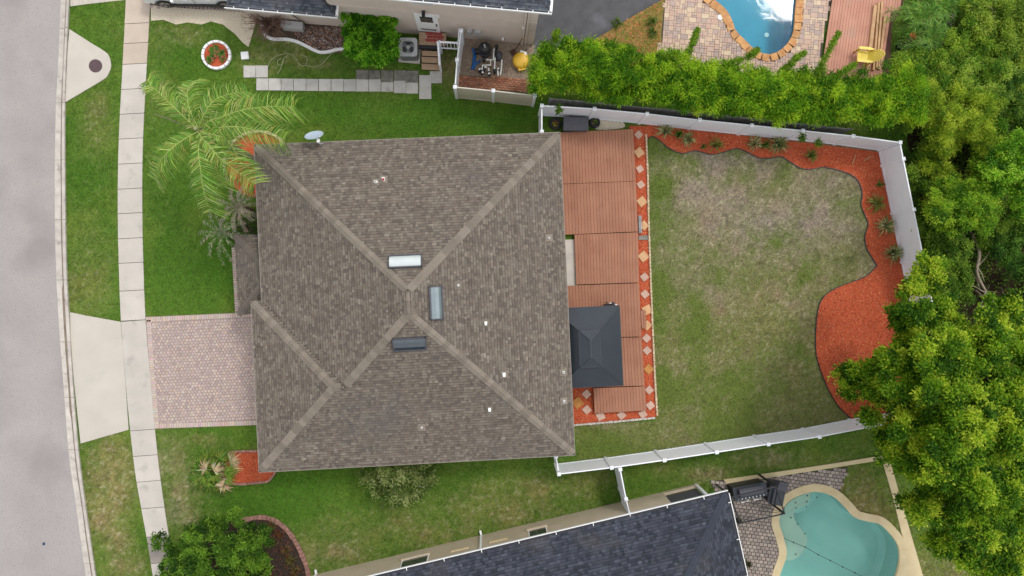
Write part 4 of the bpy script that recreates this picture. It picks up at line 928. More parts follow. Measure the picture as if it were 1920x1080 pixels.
# ------------------------------------------------------------------ paving round the pools
GREYP = [S(178,164,152), S(166,152,142), S(188,174,162), S(158,146,138), S(176,160,150)]
sp = struct('pool_paving', MB().prism(deck_s_pavers, -.08, .0), M['joint']); rs = -math.radians(7.5)
pv = cobbles(deck_s_pavers, -.02, .022, 'rect', .205, .165, .014, GREYP, rs, .004)
keep = ~inpoly([f_[0] for f_ in pv.v], [f_[1] for f_ in pv.v], offset_closed(pool_s, .2)); 
part('paver_field', pv, M['paver'], sp, kind='stuff', recalc=False)
struct('concrete_strip', MB().prism(strip_s, -.08, .045, .01), M['coping_s']); struct('pool_path', MB().prism(walk_se, -.08, .03, .01), M['coping_s'])
CREAMP = [S(222,194,168), S(212,182,164), S(208,178,162), S(218,188,166), S(200,176,164), S(230,206,176), S(190,168,158), S(214,180,160)]
npv = struct('pool_terrace', MB().prism(WP([(1246,-62),(1246,0),(1240,60),(1232,128),(1330,140),(1440,146),(1536,150),(1545,60),(1560,0),(1569,-62),(1500,-62)]) + [p for p in offset_closed(catmull(WP([(1497,-45),(1494,0),(1491,29),(1489,58),(1480,79),(1466,94),(1447,103.5),(1430,102),(1415,96),(1396,77),(1377,58),(1370,36),(1355,14),(1336,0),(1318,-20),(1312,-48)]), 4), 0.0)] + WP([(1308,-62)]), -.08, .0), M['joint'])
umats = [mat('terrace_paver_%d' % i, c_, tuple(x * .88 for x in c_), 8, .9, .2, 40, rnd=.06) for i, c_ in enumerate(CREAMP)]
def ashlar(poly, cell, rot, parent):
    px = [p.x for p in poly]; py = [p.y for p in poly]; x0, y0 = min(px) - .5, min(py) - .5; nx = int((max(px) - x0) / cell) + 6; ny = int((max(py) - y0) / cell) + 6
    occ = np.zeros((ny, nx), bool); r = random.Random(5); cache = {}; n_ = 0; rest = MB(); pn_o = offset_closed(pool_n, .26); out = []
    cr, sr = math.cos(rot), math.sin(rot)
    for j in range(ny):
        for i in range(nx):
            if occ[j, i]: continue
            sizes = [(2, 2), (2, 1), (1, 2), (1, 1), (2, 2), (3, 2)]; r.shuffle(sizes)
            for w_, h_ in sizes + [(1, 1)]:
                if i + w_ <= nx and j + h_ <= ny and not occ[j:j+h_, i:i+w_].any(): break
            occ[j:j+h_, i:i+w_] = True; lx, ly = (i + w_ / 2) * cell, (j + h_ / 2) * cell
            out.append((x0 + lx * cr - ly * sr, y0 + lx * sr + ly * cr, w_, h_))
    oa = np.array(out); ok = inpoly(oa[:, 0], oa[:, 1], poly) & ~inpoly(oa[:, 0], oa[:, 1], pn_o)
    sel = [o_ for o_, k in zip(out, ok) if k]; sel.sort(key=lambda o_: o_[1])
    for x, y, w_, h_ in sel:
        u_, v_ = px_of(np.array(x), np.array(y)); mi = r.randrange(len(CREAMP))
        if v_ > -6 and n_ < 300:
            key = (w_, h_, mi)
            if key not in cache: cache[key] = MB().prism([(-w_*cell/2+.006, -h_*cell/2+.006), (w_*cell/2-.006, -h_*cell/2+.006), (w_*cell/2-.006, h_*cell/2-.006), (-w_*cell/2+.006, h_*cell/2-.006)], -.02, .022, .006).mesh('paver', umats[mi])
            piece('paver', cache[key], parent, (x, y, r.uniform(-.003, .003)), rot); n_ += 1
        else: rest.col(CREAMP[mi]); rest.box((x, y, .0), (w_ * cell - .012, h_ * cell - .012, .044), rot)
    part('paver_field', rest, M['paver'], parent, kind='stuff')
ashlar(deck_n_pavers, .118, math.radians(-4), npv)

# ------------------------------------------------------------------ neighbouring wood deck, lumber, yellow chair
wd = thing('wood_deck', 'pinkish red wood deck right of the blue pool', 'deck', W(1610, 60))
L0_, R0_, Lb, Rb = (1571,-70), (1700,-70), (1538,148), (1669,148); N_ = 24
for k in range(N_):
    t0, t1 = k / N_ + .0015, (k + 1) / N_ - .0015; a = ln(L0_, R0_, t0); b = ln(L0_, R0_, t1); e = ln(Lb, Rb, t0); f_ = ln(Lb, Rb, t1)
    if t0 > .84: e = ln(a, e, .42); f_ = ln(b, f_, .40 if t0 > .9 else .42)
    part('deck_board', MB().prism([W(*a, .15), W(*b, .15), W(*f_, .15), W(*e, .15)], .12, .15 + random.uniform(-.003, .003), .003), M['deck_n'], wd)
part('joist_frame', MB().prism(WP([(1572,-69),(1698,-69),(1692,20),(1672,44),(1668,146),(1540,146)], .1), 0, .115), M['dark_wood'], wd)
beams = [((1641,10),(1626,135),.16,.1,'widest pale plank of the lumber on the pink deck, nearest the yellow chair'),((1647,6),(1637,132),.09,.12,'second lumber beam from the yellow chair on the pink deck'),((1653,4),(1643,128),.09,.12,'third lumber beam from the yellow chair on the pink deck'),((1659,30),(1648,130),.11,.09,'outermost shorter lumber beam on the pink deck beside the plants')]
for a, b, w_, h_, lab in beams:
    p, q = W(*a, .2), W(*b, .2); d = q - p; c = (p + q) / 2; solo('lumber_beam', MB().box((c.x, c.y, .153 + h_ / 2), (d.length, w_, h_), math.atan2(d.y, d.x)), M['lumber'], lab, 'lumber', 'lumber on the pink deck')
yc = W(1613, 110, .15); ych = thing('garden_chair', 'yellow slatted garden chair on the pink deck', 'chair', (yc.x, yc.y, .153)); R_ = math.radians(-6)
def YC(x, y, z): return (yc.x + x * math.cos(R_) - y * math.sin(R_), yc.y + x * math.sin(R_) + y * math.cos(R_), .153 + z)
YM = Matrix.Rotation(R_, 3, 'Z') @ Matrix.Rotation(math.radians(8), 3, 'Y')
for k in range(5): part('seat_slat', MB().box(YC(-.28 + k * .105, 0, .36 - k * .015), (.098, .52, .025), M=YM), M['chair'], ych)
for k in range(7):
    y = (k - 3) * .072; top = .62 - .02 * (k - 3) ** 2
    part('back_slat', MB().add([YC(.2, y - .033, .3), YC(.2, y + .033, .3), YC(.2 + top * .75, y * 1.12 + .03, .3 + top), YC(.2 + top * .75, y * 1.12 - .03, .3 + top), YC(.23, y - .033, .3), YC(.23, y + .033, .3), YC(.23 + top * .75, y * 1.12 + .03, .3 + top), YC(.23 + top * .75, y * 1.12 - .03, .3 + top)], [(0,1,2,3),(7,6,5,4),(0,4,5,1),(1,5,6,2),(2,6,7,3),(3,7,4,0)]), M['chair'], ych)
for s in (-1, 1):
    part('armrest', MB().prism([YC(-.4, s*.3-.06, 0), YC(-.36, s*.3+.06, 0), YC(.1, s*.3+.07, 0), YC(.34, s*.3+.02, 0), YC(.34, s*.3-.03, 0), YC(.1, s*.3-.06, 0)], .153 + .55, .153 + .575), M['chair'], ych)
    part('leg', MB().box(YC(-.3, s * .29, .275), (.1, .03, .55), R_), M['chair'], ych); part('leg', MB().box(YC(.28, s * .29, .275), (.08, .03, .55), R_), M['chair'], ych)
c = W(1684, 88); t = thing('flower_pot', 'black pots with red flowers beside the pink deck', 'flower pot', (c.x, c.y, 0))
for dx_, dy_ in ((0, 0), (.3, .05)): part('pot', MB().lathe((c.x + dx_, c.y + dy_, 0), [(.14, 0), (.19, .3), (.2, .32), (.17, .32), (.16, .25), (.01, .25)], 18), M['black'], t)
for dx_, dy_ in ((.25, .32), (.3, .18), (.17, .27)):
    mb = MB()
    for k in range(6): a = k * math.pi / 3; p = Vector((c.x + dx_, c.y + dy_, .85)); d = Vector((math.cos(a), math.sin(a), 0)); mb.strap([p, p + d * .06 + UP * .03, p + d * .11], [.02, .08, .03])
    part('flower', mb, M['orange'], t, recalc=False)
    part('stem', MB().tube([(c.x + dx_ * .6, c.y + dy_ * .3, .25), (c.x + dx_, c.y + dy_, .86)], .012, 5), M['hose'], t)

# ------------------------------------------------------------------ dark sheet
mb = MB(); mb.prism(tarp_poly, -.05, .014); struct('weed_barrier', mb, M['tarp'])
fold = WP([(1262,-38),(1238,2),(1194,26),(1148,54),(1104,82),(1060,108)]); fo = offset_open(fold, .55 if offset_open(fold, .5)[2].x < fold[2].x else -.55)
mb = MB(); n_ = len(fold)
mb.add([(p.x, p.y, .018) for p in fold] + [(a.x * .7 + b.x * .3, a.y * .7 + b.y * .3, .1) for a, b in zip(fold, fo)] + [(a.x * .3 + b.x * .7, a.y * .3 + b.y * .7, .06) for a, b in zip(fold, fo)] + [(p.x, p.y, .016) for p in fo], [(k*n_+i, k*n_+i+1, (k+1)*n_+i+1, (k+1)*n_+i) for k in range(3) for i in range(n_ - 1)])
mb.smooth = True; solo('fabric_fold', mb, M['tarp'], 'raised folded edge of the dark grey ground sheet', 'fabric')

# ------------------------------------------------------------------ northern neighbour's house
wl0, wr0 = W(533, 41.5), W(1000, 83.5); nx_ = (wr0 - wl0).normalized(); ny_ = Vector((-nx_.y, nx_.x, 0))
def NB(a, b, z): return wr0 + nx_ * a + ny_ * b + UP * z        # a along the wall (0 at its right end), b into the house
nh = thing('house', 'beige two storey neighbouring house with white gutters at the top', 'house', NB(-5, 3, 0))
split = -(wr0 - W(640, 52)).length; lw = -(wr0 - W(470, 36)).length
part('wall', MB().prism([NB(0,0,0), NB(split,0,0), NB(split,8,0), NB(0,8,0)], -.1, 5.2), M['stucco'], nh)
part('wing_wall', MB().prism([NB(split - .002,.02,0), NB(lw,.02,0), NB(lw,8,0), NB(split - .002,8,0)], -.1, 2.62), M['stucco'], nh)
part('storey_band', MB().box(NB(split/2, -.012, 2.75), (-split, .03, .05), math.atan2(nx_.y, nx_.x)), M['stucco'], nh)
rzN = math.atan2(nx_.y, nx_.x)
def eaveroof(a0, a1, z, name, run, ov=.42):
    e0, e1 = NB(a0, -ov, z), NB(a1, -ov, z); top = z + run * .4
    h0, h1 = NB(a0 + run, -ov + run, top), NB(a1 - run, -ov + run, top); bk0, bk1 = NB(a0, 8.4, z), NB(a1, 8.4, z); b0, b1 = NB(a0 + run, 8.4 - run, top), NB(a1 - run, 8.4 - run, top)
    r = part(name, MB().add([e0, e1, h1, h0, bk1, b1, bk0, b0], [(0,1,2,3),(1,4,5,2),(4,6,7,5),(6,0,3,7),(3,2,5,7)]).prism([NB(a0 + .02, -ov + .02, 0), NB(a1 - .02, -ov + .02, 0), NB(a1 - .02, 8.38, 0), NB(a0 + .02, 8.38, 0)], z - .14, z - .01), M['under'], nh)
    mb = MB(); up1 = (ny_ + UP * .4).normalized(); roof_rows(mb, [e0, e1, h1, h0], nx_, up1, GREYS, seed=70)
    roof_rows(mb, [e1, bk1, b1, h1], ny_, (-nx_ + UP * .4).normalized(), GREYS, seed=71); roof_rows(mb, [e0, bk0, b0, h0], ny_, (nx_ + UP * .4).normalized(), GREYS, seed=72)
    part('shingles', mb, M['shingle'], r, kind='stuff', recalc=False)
    c = NB((a0 + a1) / 2, -ov - .05, z - .05); g = part('gutter', MB().box(c - ny_ * .055, (a1 - a0 + .2, .028, .12), rzN), M['trim'], r); part('gutter_bed', MB().box(c - UP * .05, (a1 - a0 + .16, .09, .01), rzN).box(c + ny_ * .045, (a1 - a0 + .16, .012, .12), rzN), M['mgrey'], r)
    k = a0 + .3
    while k < a1: part('gutter_hanger', MB().box(NB(k, -ov - .05, z - .005), (.03, .12, .012), rzN), M['trim'], r); k += .62
    c = NB(a1 + .05, 4, z - .06); part('gutter', MB().box(c, (.12, 8.9, .1), rzN), M['trim'], r)
    return r
GREYS = [S(92,97,106), S(82,87,97), S(102,107,116), S(74,79,88), S(96,100,108)]
ov2 = .42; z2 = 5.25
eaveroof(split - .3, (W(1031, 14, z2) - NB(0, 0, z2)).dot(nx_), z2, 'roof', 3.4)
eaveroof(lw - .1, (W(629, 23, 2.66) - NB(0, 0, 2.66)).dot(nx_), 2.66, 'wing_roof', 2.0)
# openings on the visible wall
def wallbox(parent, name, a, z, w_, h_, d, m): return part(name, MB().box(NB(a, -d / 2 - .002, z), (w_, d, h_), rzN), M[m], parent)
da = (W(808, 58) - wr0).dot(nx_)
dr = wallbox(nh, 'door', da, 1.62, 1.02, 2.08, .05, 'trim')
wallbox(dr, 'pane', da, 2.1, .55, .62, .062, 'glass'); wallbox(dr, 'lower_panel', da + .0, .9, .7, .16, .06, 'mgrey'); wallbox(dr, 'handle', da + .4, 1.55, .05, .2, .09, 'black')
lp = part('wall_lamp', MB().box(NB(da - .05, -.1, 2.95), (.14, .2, .1), rzN).box(NB(da - .05, -.17, 2.86), (.12, .12, .16), rzN), M['black'], nh)
wa = (W(790, 3, 4.4) - wr0).dot(nx_); wn_ = wallbox(nh, 'window', wa, 4.3, .95, 1.0, .05, 'trim'); wallbox(wn_, 'pane', wa, 4.3, .85, .9, .06, 'bluewin')
for u, z, w_, h_ in ((868, .7, .2, .3), (882, .75, .22, .34), (897, .8, .28, .36)): wallbox(nh, 'meter_box', (W(u, 66) - wr0).dot(nx_), z + .35, w_, h_, .14, 'lgrey')
for u in (983, 988): a_ = (W(u, 85) - wr0).dot(nx_); part('downspout', MB().box(NB(a_ - .1, -.05, 2.6), (.07, .09, 5.1), rzN), M['stucco'], nh)
a_ = (W(560, 46) - wr0).dot(nx_); part('downspout', MB().tube([NB(a_ - .35, -.4, 2.55), NB(a_ - .3, -.07, 2.3), NB(a_ + .35, -.07, .3)], .035, 6), M['bark'], nh)
for u, z in ((829, 2.6), (978, 2.2), (943, .5)): wallbox(nh, 'wall_fitting', (W(u, 75) - wr0).dot(nx_), z, .1, .1, .1, 'trim')
a_ = (W(553, 44) - wr0).dot(nx_); solo('grey_trough', MB().box(NB(a_, -.25, .22), (.95, .3, .42), rzN).box(NB(a_, -.25, .45), (.99, .34, .04), rzN), M['lgrey'], 'light grey planter box against the neighbouring wall behind the bare bush', 'planter box')

# air conditioner
c = W(765, 88, .85); ac = thing('air_conditioner', 'round topped grey air conditioner with dark fan beside the steps', 'air conditioner', (c.x, c.y, 0)); H_ = .85
part('pad', MB().box((c.x, c.y, .04), (1.0, .95, .09), rzN), M['concrete'], ac)
def rsq(s_, r, n_=5): return [(sx * (s_ - r) + r * math.cos(a), sy * (s_ - r) + r * math.sin(a)) for sx, sy, a0 in ((1,1,0),(-1,1,90),(-1,-1,180),(1,-1,270)) for a in [math.radians(a0 + 90 * k / n_) for k in range(n_ + 1)]]
part('cabinet', MB().prism([(c.x + a, c.y + b) for a, b in rsq(.4, .12)], .087, H_ - .05), M['mgrey'], ac)
sq = [Vector((c.x + a, c.y + b, 0)) for a, b in rsq(.42, .13)]; ci = [Vector((c.x + .31 * math.cos(math.atan2(p.y - c.y, p.x - c.x)), c.y + .31 * math.sin(math.atan2(p.y - c.y, p.x - c.x)), 0)) for p in sq]
part('top_cover', MB().ring(ci, sq, H_ - .05, H_), M['lgrey'], ac)
part('fan_well', MB().lathe((c.x, c.y, H_ - .049), [(.31, 0), (.31, .002), (.01, .002)], 24), M['black'], ac)
for k in range(3):
    a = k * 2.094 + .5; mb = MB(); mb.prism([(c.x + .06 * math.cos(a - .3), c.y + .06 * math.sin(a - .3)), (c.x + .28 * math.cos(a - .45), c.y + .28 * math.sin(a - .45)), (c.x + .29 * math.cos(a), c.y + .29 * math.sin(a)), (c.x + .27 * math.cos(a + .4), c.y + .27 * math.sin(a + .4)), (c.x + .06 * math.cos(a + .5), c.y + .06 * math.sin(a + .5))], H_ - .04, H_ - .03); part('fan_blade', mb, M['mgrey'], ac)
part('fan_hub', MB().lathe((c.x, c.y, H_ - .045), [(.09, 0), (.09, .03), (.01, .035)], 16), M['lgrey'], ac)
gr = MB()
for r in (.1, .17, .24, .3): gr.tube([(c.x + r * math.cos(a), c.y + r * math.sin(a), H_ + .008) for a in np.linspace(0, 6.283, 25)], .005, 4, False)
part('grille', gr, M['mgrey'], ac)

# landing, treads and rail at the neighbour's side door
ld = thing('door_steps', 'brown landing with tan wooden steps below the neighbouring side door', 'steps', W(808, 95))
hL = .62; q = [W(u, v, hL) for u, v in ((786,60),(837,63),(836,86),(785,84))]
for k in range(6):
    t0, t1 = k / 6 + .01, (k + 1) / 6 - .01; part('landing_board', MB().prism([q[0].lerp(q[3], t0), q[1].lerp(q[2], t0), q[1].lerp(q[2], t1), q[0].lerp(q[3], t1)], hL - .04, hL), M['step'], ld)
part('landing_frame', MB().prism(offset_closed(q, -.03), 0, hL - .045), M['dark_wood'], ld)
for k, (v0, v1, z) in enumerate(((94.5,104,.46),(106,117,.3),(119,130,.15))):
    part('tread', MB().prism([W(790, v0, z), W(822, v0 + 1.5, z), W(824, v1 + 1.5, z), W(791, v1, z)], z - .04, z, .004), M['step'], ld)
    part('riser', MB().prism([W(791, v0 + 1, z), W(821, v0 + 2, z), W(823, v1 - 2, z), W(792, v1 - 3, z)], 0, z - .042), M['dark_wood'], ld)
a = [W(u, v, hL + .01) for u, v in ((786,84),(820,85.5),(820,93),(786,92))]; solo('door_mat', MB().prism(a, hL + .003, hL + .02).prism([W(786,92,.5), W(820,93.5,.5), W(820,94,.5), W(786,93,.5)], hL - .1, hL + .02), M['black'], 'black mat on the front edge of the brown landing', 'mat')
mm = thing('ring_mat', 'red mat of joined rings on the landing before the side door', 'mat', W(813, 68, hL + .002)); 
for i in range(5):
    for j in range(3):
        p = W(801 + i * 6.2 + (j % 2) * 3, 62.5 + j * 6.4 + i * .3, hL + .01); n_ = 12; vs_ = []
        for k in range(n_):
            w_ = 6.283 * k / n_
            for r, z in ((.075, .004), (.06, .03), (.035, .03), (.025, .004)): vs_.append((p.x + r * math.cos(w_), p.y + r * math.sin(w_), hL + z))
        part('ring', MB().add(vs_, [(k*4+s, ((k+1)%n_)*4+s, ((k+1)%n_)*4+(s+1)%4, k*4+(s+1)%4) for k in range(n_) for s in range(4)]), M['red'], mm)
def rail(label, pts, h=.95, z0=hL):
    A = [W(u, v, z + h) for (u, v), z in pts]; t = thing('hand_rail', label, 'railing', (A[0].x, A[0].y, 0), 'white rails at the side door')
    for (p, (_, z)) in zip(A, pts): part('post', MB().box((p.x, p.y, (z + h) / 2), (.1, .1, z + h)), M['white'], t)
    for i in range(len(A) - 1):
        a, b = A[i], A[i + 1]; part('rail', MB().tube([a - UP * .03, b - UP * .03], .045, 6), M['white'], t); part('rail', MB().tube([a - UP * (h - .12), b - UP * (h - .12)], .035, 6), M['white'], t)
        n_ = max(2, int((b - a).length / .14))
        for k in range(1, n_): p = a.lerp(b, k / n_); part('baluster', MB().box((p.x, p.y, p.z - h / 2 + .02), (.03, .03, h - .12)), M['white'], t)
rail('white railing beside the wooden steps going down to the lawn', [((821,79), hL), ((824,119), .15)])
rail('white railing across the front of the landing right of the steps', [((824,78), hL), ((858,80), hL)])
rail('white railing leaning along the wall side right of the landing', [((861,56), hL), ((860,77), hL)])

# pool equipment
def W2(u, v, z): p = W(u, v, z); return (p.x, p.y, z)
c = W(909, 92, .5); t = thing('pool_filter', 'black round pool filter tank beside white pipes', 'pool filter', (c.x, c.y, 0))
part('tank', MB().lathe((c.x, c.y, 0), [(.2, 0), (.27, .05), (.29, .4), (.27, .7), (.2, .82), (.08, .86), (.01, .86)], 24), M['black'], t)
part('clamp_band', MB().lathe((c.x, c.y, .38), [(.3, 0), (.31, .02), (.31, .06), (.3, .08)], 24), M['dgrey'], t)
part('valve', MB().box((c.x, c.y, .9), (.06, .16, .1), .4), M['lgrey'], t)
part('motor', MB().lathe((c.x - .36, c.y - .03, .1), [(.1, 0), (.12, .04), (.12, .3), (.06, .34), (.01, .34)], 16), M['black'], t)
t = thing('pool_pipes', 'white plumbing pipes with black valves in the equipment yard', 'pipes', W(925, 120))
for path in ([(928,92),(926,92),(925,112),(914,112)], [(912,112),(920,112),(920,122),(905,122),(904,135)], [(928,108),(927,135)], [(941,112),(940,130),(938,140)], [(899,130),(913,126)], [(916,128),(917,138)], [(933,129),(934,142)]):
    part('pipe', MB().tube([W2(u, v, .45) for u, v in path], .035, 8), M['pvc'], t)
for u, v in ((904,135),(908,129),(927,133),(934,130),(931,87),(930,97),(907,111),(917,137),(899,131)):
    c = W(u, v, .4); part('valve', MB().lathe((c.x, c.y, 0), [(.05, 0), (.05, .35), (.075, .37), (.075, .48), (.04, .5), (.01, .5)], 12), M['black'], t)
for u, v in ((905,136),(899,130),(910,126),(917,138),(934,129)): c = W(u, v, .5); part('valve_handle', MB().box((c.x, c.y, .53), (.09, .07, .05), .6), M['pvc'], t)
part('pump', MB().tube([W2(934, 100, .25), W2(937, 112, .25)], .13, 12).box(W(935.5, 106, .08), (.3, .4, .16)), M['dgrey'], t)
t = thing('hose_roll', 'bright blue flat hose lying in the equipment yard', 'hose', W(888, 110, 0))
mb = MB(); hp = [Vector(W2(u, v, .06)) for u, v in ((887,92),(890,98),(889.5,110),(888,122),(886,130))]; mb.strap(hp, [.22, .2, .2, .2, .24]); hp2 = [Vector(W2(u, v, .1)) for u, v in ((888,124),(894,119),(901,113))]; mb.strap(hp2, [.16, .13, .1])
mb2 = MB().tube(hp, [.09, .08, .085, .08, .1], 8).tube(hp2, [.06, .05, .04], 8); part('hose', mb2, M['blue'], t)
c = W(977, 112, .3); t = thing('pool_float', 'yellow round inflatable float half under the bamboo', 'float', (c.x, c.y, 0))
mb = MB(); mb.smooth = True; mb.lathe((c.x, c.y, .02), [(.2, 0), (.36, .08), (.4, .18), (.34, .28), (.18, .32), (.01, .31)], 24); part('ring', mb, M['yellow'], t); part('handle', MB().box((c.x + .05, c.y - .38, .15), (.36, .14, .12), .2), M['yellow'], t)
part('cushion', MB().box((c.x + .1, c.y + .34, .2), (.3, .16, .14), -.4).box((c.x + .2, c.y + .25, .26), (.1, .1, .1), .3), M['pvc'], t)
solo('garden_tool', MB().tube([W2(964, 97, .03), W2(983, 66, 1.2)], .018, 6).box(W(962, 98, .06), (.2, .24, .1), .6), M['dark_wood'], 'brown handled shovel leaning on the neighbouring wall', 'shovel')
brk = struct('brick_paving', MB().prism(WP([(861,141),(992,150),(1000,174),(858,166)]), -.05, .004 + .01), M['joint'])
part('brick_field', cobbles(WP([(861,141),(992,150),(1000,174),(858,166)]), 0, .035, 'rect', .2, .1, .01, [S(188,122,92), S(170,106,80), S(200,138,106), S(180,128,100)], rzN, .004), M['paver'], brk, kind='stuff', recalc=False)

# slab path
slabs = [(457,123,'a'),(480,123,'a')] + [(481 + 23.4 * k, 147 + .25 * k, 'a') for k in range(11)] + [(738.5,152,'a'),(761.5,153,'a'),(786,163,'a'),(668,131,'b'),(691,132,'b'),(715,132,'b'),(739,132,'b'),(762,133,'b'),(786,141,'a'),(806,133.5,'a')]
ords = ['first','second','third','fourth','fifth','sixth','seventh','eighth','ninth','tenth','eleventh','twelfth','thirteenth']
for i, (u, v, k) in enumerate(slabs):
    s_ = 22.6; poly = WP([(u, v), (u + s_, v + random.uniform(-.4, .8)), (u + s_ + random.uniform(-.4, .4), v + s_), (u, v + s_)])
    if i < 2: lab = f'pale square paving slab in the upper left pair, {"left" if i == 0 else "right"} one'
    elif k == 'b': lab = f'dark mossy paving slab, {ords[i - 16]} from left behind the pale slab path'
    elif i >= 21: lab = 'stained pale slab just below the wooden steps' if i == 22 else 'stained pale slab left of the lowest step'
    elif i == 15: lab = 'stained pale slab at the right end of the path, set lowest'
    else: lab = f'pale square paving slab, {ords[i - 2]} from left in the long row on the lawn'
    solo('paving_slab', MB().prism(poly, -.02, .03 + random.uniform(-.006, .006), .006), M['slab' if k == 'a' else 'slab_old'], lab, 'paving slab', 'square slabs of the lawn path')
c = W(460, 105); solo('valve_box', MB().box((c.x, c.y, .05), (.34, .34, .1), .1).box((c.x, c.y, .105), (.28, .28, .012), .1), M['trim'], 'small white square box on the lawn by the gravel', 'valve box')
# hose on the lawn
hz = catmull(WP([(503,124),(508,114),(520,105),(538,101),(550,104),(556,112),(562,121),(570,124),(576,118),(575,108),(568,104)]), 6); hz2 = catmull(WP([(520,140),(527,128),(532,112),(540,104)]), 5); hz3 = catmull(WP([(575,123),(590,126),(605,120),(615,108),(628,96)]), 5); hz4 = catmull(WP([(528,110),(521,114),(522,122),(530,121),(532,113)]), 5)
mb = MB()
for h_ in (hz, hz2, hz3, hz4): mb.tube([p + UP * .03 for p in h_], .02, 5)
solo('garden_hose', mb, M['hose'], 'thin olive garden hose looped on the grass below the white edging', 'hose')

# round planter ring
c = W(407, 104); rp_ = thing('round_planter', 'round white concrete planter ring with red flowers on the front lawn', 'planter', (c.x, c.y, 0))
for k in range(14):
    a0, a1 = 6.2832 * k / 14 + .02, 6.2832 * (k + 1) / 14 - .02; pts = [(c.x + r * math.cos(a), c.y + r * math.sin(a)) for r, aa in ((.68, (a0, (a0 + a1) / 2, a1)), (.56, (a1, (a0 + a1) / 2, a0))) for a in aa]
    part('ring_block', MB().prism(pts, -.03, .14 + random.uniform(-.01, .01), .015), M['trim'], rp_)
part('mulch', MB().lathe((c.x, c.y, 0), [(.56, 0), (.56, .06), (.01, .08)], 28), M['mulch'], rp_)
for i in range(13):
    a = random.uniform(0, 6.28); r = random.uniform(.08, .42); mb = MB()
    for k in range(14):
        w_ = random.uniform(0, 6.28); p = Vector((c.x + r * math.cos(a), c.y + r * math.sin(a), .07)); d = Vector((math.cos(w_), math.sin(w_), 0)); mb.col(tuple(x * random.uniform(.7, 1.3) for x in (S(88,128,48) if random.random() < .85 else S(220,110,110)))); mb.strap([p, p + d * .09 + UP * .12, p + d * .2 + UP * .1], [.02, .06, .01])
    part('plant', mb, M['leafthin'], rp_, recalc=False)

# ------------------------------------------------------------------ southern neighbour's house
ZS = 2.7; e0, e1 = W(720, 1079.5, ZS), W(1362, 926, ZS); sx = (e1 - e0).normalized(); sy = Vector((-sx.y, sx.x, 0)); nrm_in = -sy
e2 = W(1393, 1080, ZS); rx = (e2 - e1).normalized()
b0, b1 = W(580, 1080), W(1309, 906.7)
sh = thing('house', 'tan neighbouring house with dark blue grey shingled roof at the bottom', 'house', W(1100, 1050))
eL = e0 - sx * 6; eR = e1; back = 9.0
run = back / 2; PS = .4
f0, f1 = eL, eR; g1 = eR + nrm_in * back; g0 = eL + nrm_in * back; h0 = eL + nrm_in * run + sx * run + UP * PS * run; h1 = eR + nrm_in * run - sx * run + UP * PS * run
rf = part('roof', MB().add([f0, f1, g1, g0, h0, h1], [(0, 1, 5, 4), (1, 2, 5), (2, 3, 4, 5), (3, 0, 4)]).prism(offset_closed([f0, f1, g1, g0], -.03), ZS - .16, ZS - .012), M['under'], sh)
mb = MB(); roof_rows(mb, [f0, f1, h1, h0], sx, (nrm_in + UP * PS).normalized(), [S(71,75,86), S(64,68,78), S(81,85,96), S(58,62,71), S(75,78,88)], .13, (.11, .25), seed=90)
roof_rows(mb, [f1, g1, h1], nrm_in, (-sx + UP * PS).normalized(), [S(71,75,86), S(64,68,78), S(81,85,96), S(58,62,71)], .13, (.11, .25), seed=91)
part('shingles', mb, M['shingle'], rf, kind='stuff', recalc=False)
run_caps(f1, h1, cap_mesh('ridge_cap', .32, .30, .05, M['cap_grey']), rf, .245)
def gutter(a, b, nout):
    d = b - a; rz = math.atan2(d.y, d.x); c = (a + b) / 2 + nout * .07; l_ = d.length
    part('gutter', MB().box((c.x + nout.x * .055, c.y + nout.y * .055, ZS - .05), (l_, .03, .11), rz), M['trim'], rf); part('gutter_bed', MB().box((c.x, c.y, ZS - .1), (l_, .1, .01), rz).box((c.x - nout.x * .05, c.y - nout.y * .05, ZS - .05), (l_, .012, .1), rz), M['dgrey'], rf)
    k = .4
    while k < l_: p = a + d.normalized() * k + nout * .06; part('gutter_hanger', MB().box((p.x, p.y, ZS + .002), (.03, .13, .012), rz), M['trim'], rf); k += 1.65
gutter(f0, f1 + sx * .1, sy); gutter(f1, g1, sx)
wb = b1; wx = (b1 - b0).normalized(); wy = Vector((wx.y, -wx.x, 0))     # wy points into the house
def SB(a, b, z): return b1 + wx * a + wy * b + UP * z
rzS = math.atan2(wx.y, wx.x)
part('wall', MB().prism([SB(-1.75, 0, 0), SB(-24, 0, 0), SB(-24, 8, 0), SB(-1.75, 8, 0)], -.1, ZS - .17), M['stucco_s'], sh)
part('lanai_wall', MB().prism([SB(-.2, .25, 0), SB(-1.74, .25, 0), SB(-1.74, 7.9, 0), SB(-.2, 7.9, 0)], -.1, ZS - .17), M['black'], sh)
part('lanai_sill', MB().box(SB(-.9, .05, .12), (1.75, .12, .24), rzS), M['stucco_s'], sh)
part('screen', MB().box(SB(-.95, .12, 1.4), (1.5, .01, 2.2), rzS), M['dgrey'], sh)
part('screen_post', MB().box(SB(-.12, .03, 1.26), (.12, .12, 2.52), rzS), M['trim'], sh)
def swindow(u, v, z0, z1, w_):
    a_ = (W(u, v, z0) - b1).dot(wx); f_ = part('window', MB().box(SB(a_, -.012, (z0 + z1) / 2), (w_, .03, z1 - z0), rzS), M['trim'], sh); part('pane', MB().box(SB(a_, -.02, (z0 + z1) / 2), (w_ - .1, .03, z1 - z0 - .1), rzS), M['glass'], f_)
    part('sill', MB().box(SB(a_, -.05, z0 - .04), (w_ + .1, .12, .08), rzS), M['stucco_s'], f_)
swindow(1008, 994, 1.0, 2.4, .86); swindow(780, 1049, 1.0, 2.4, 1.25)
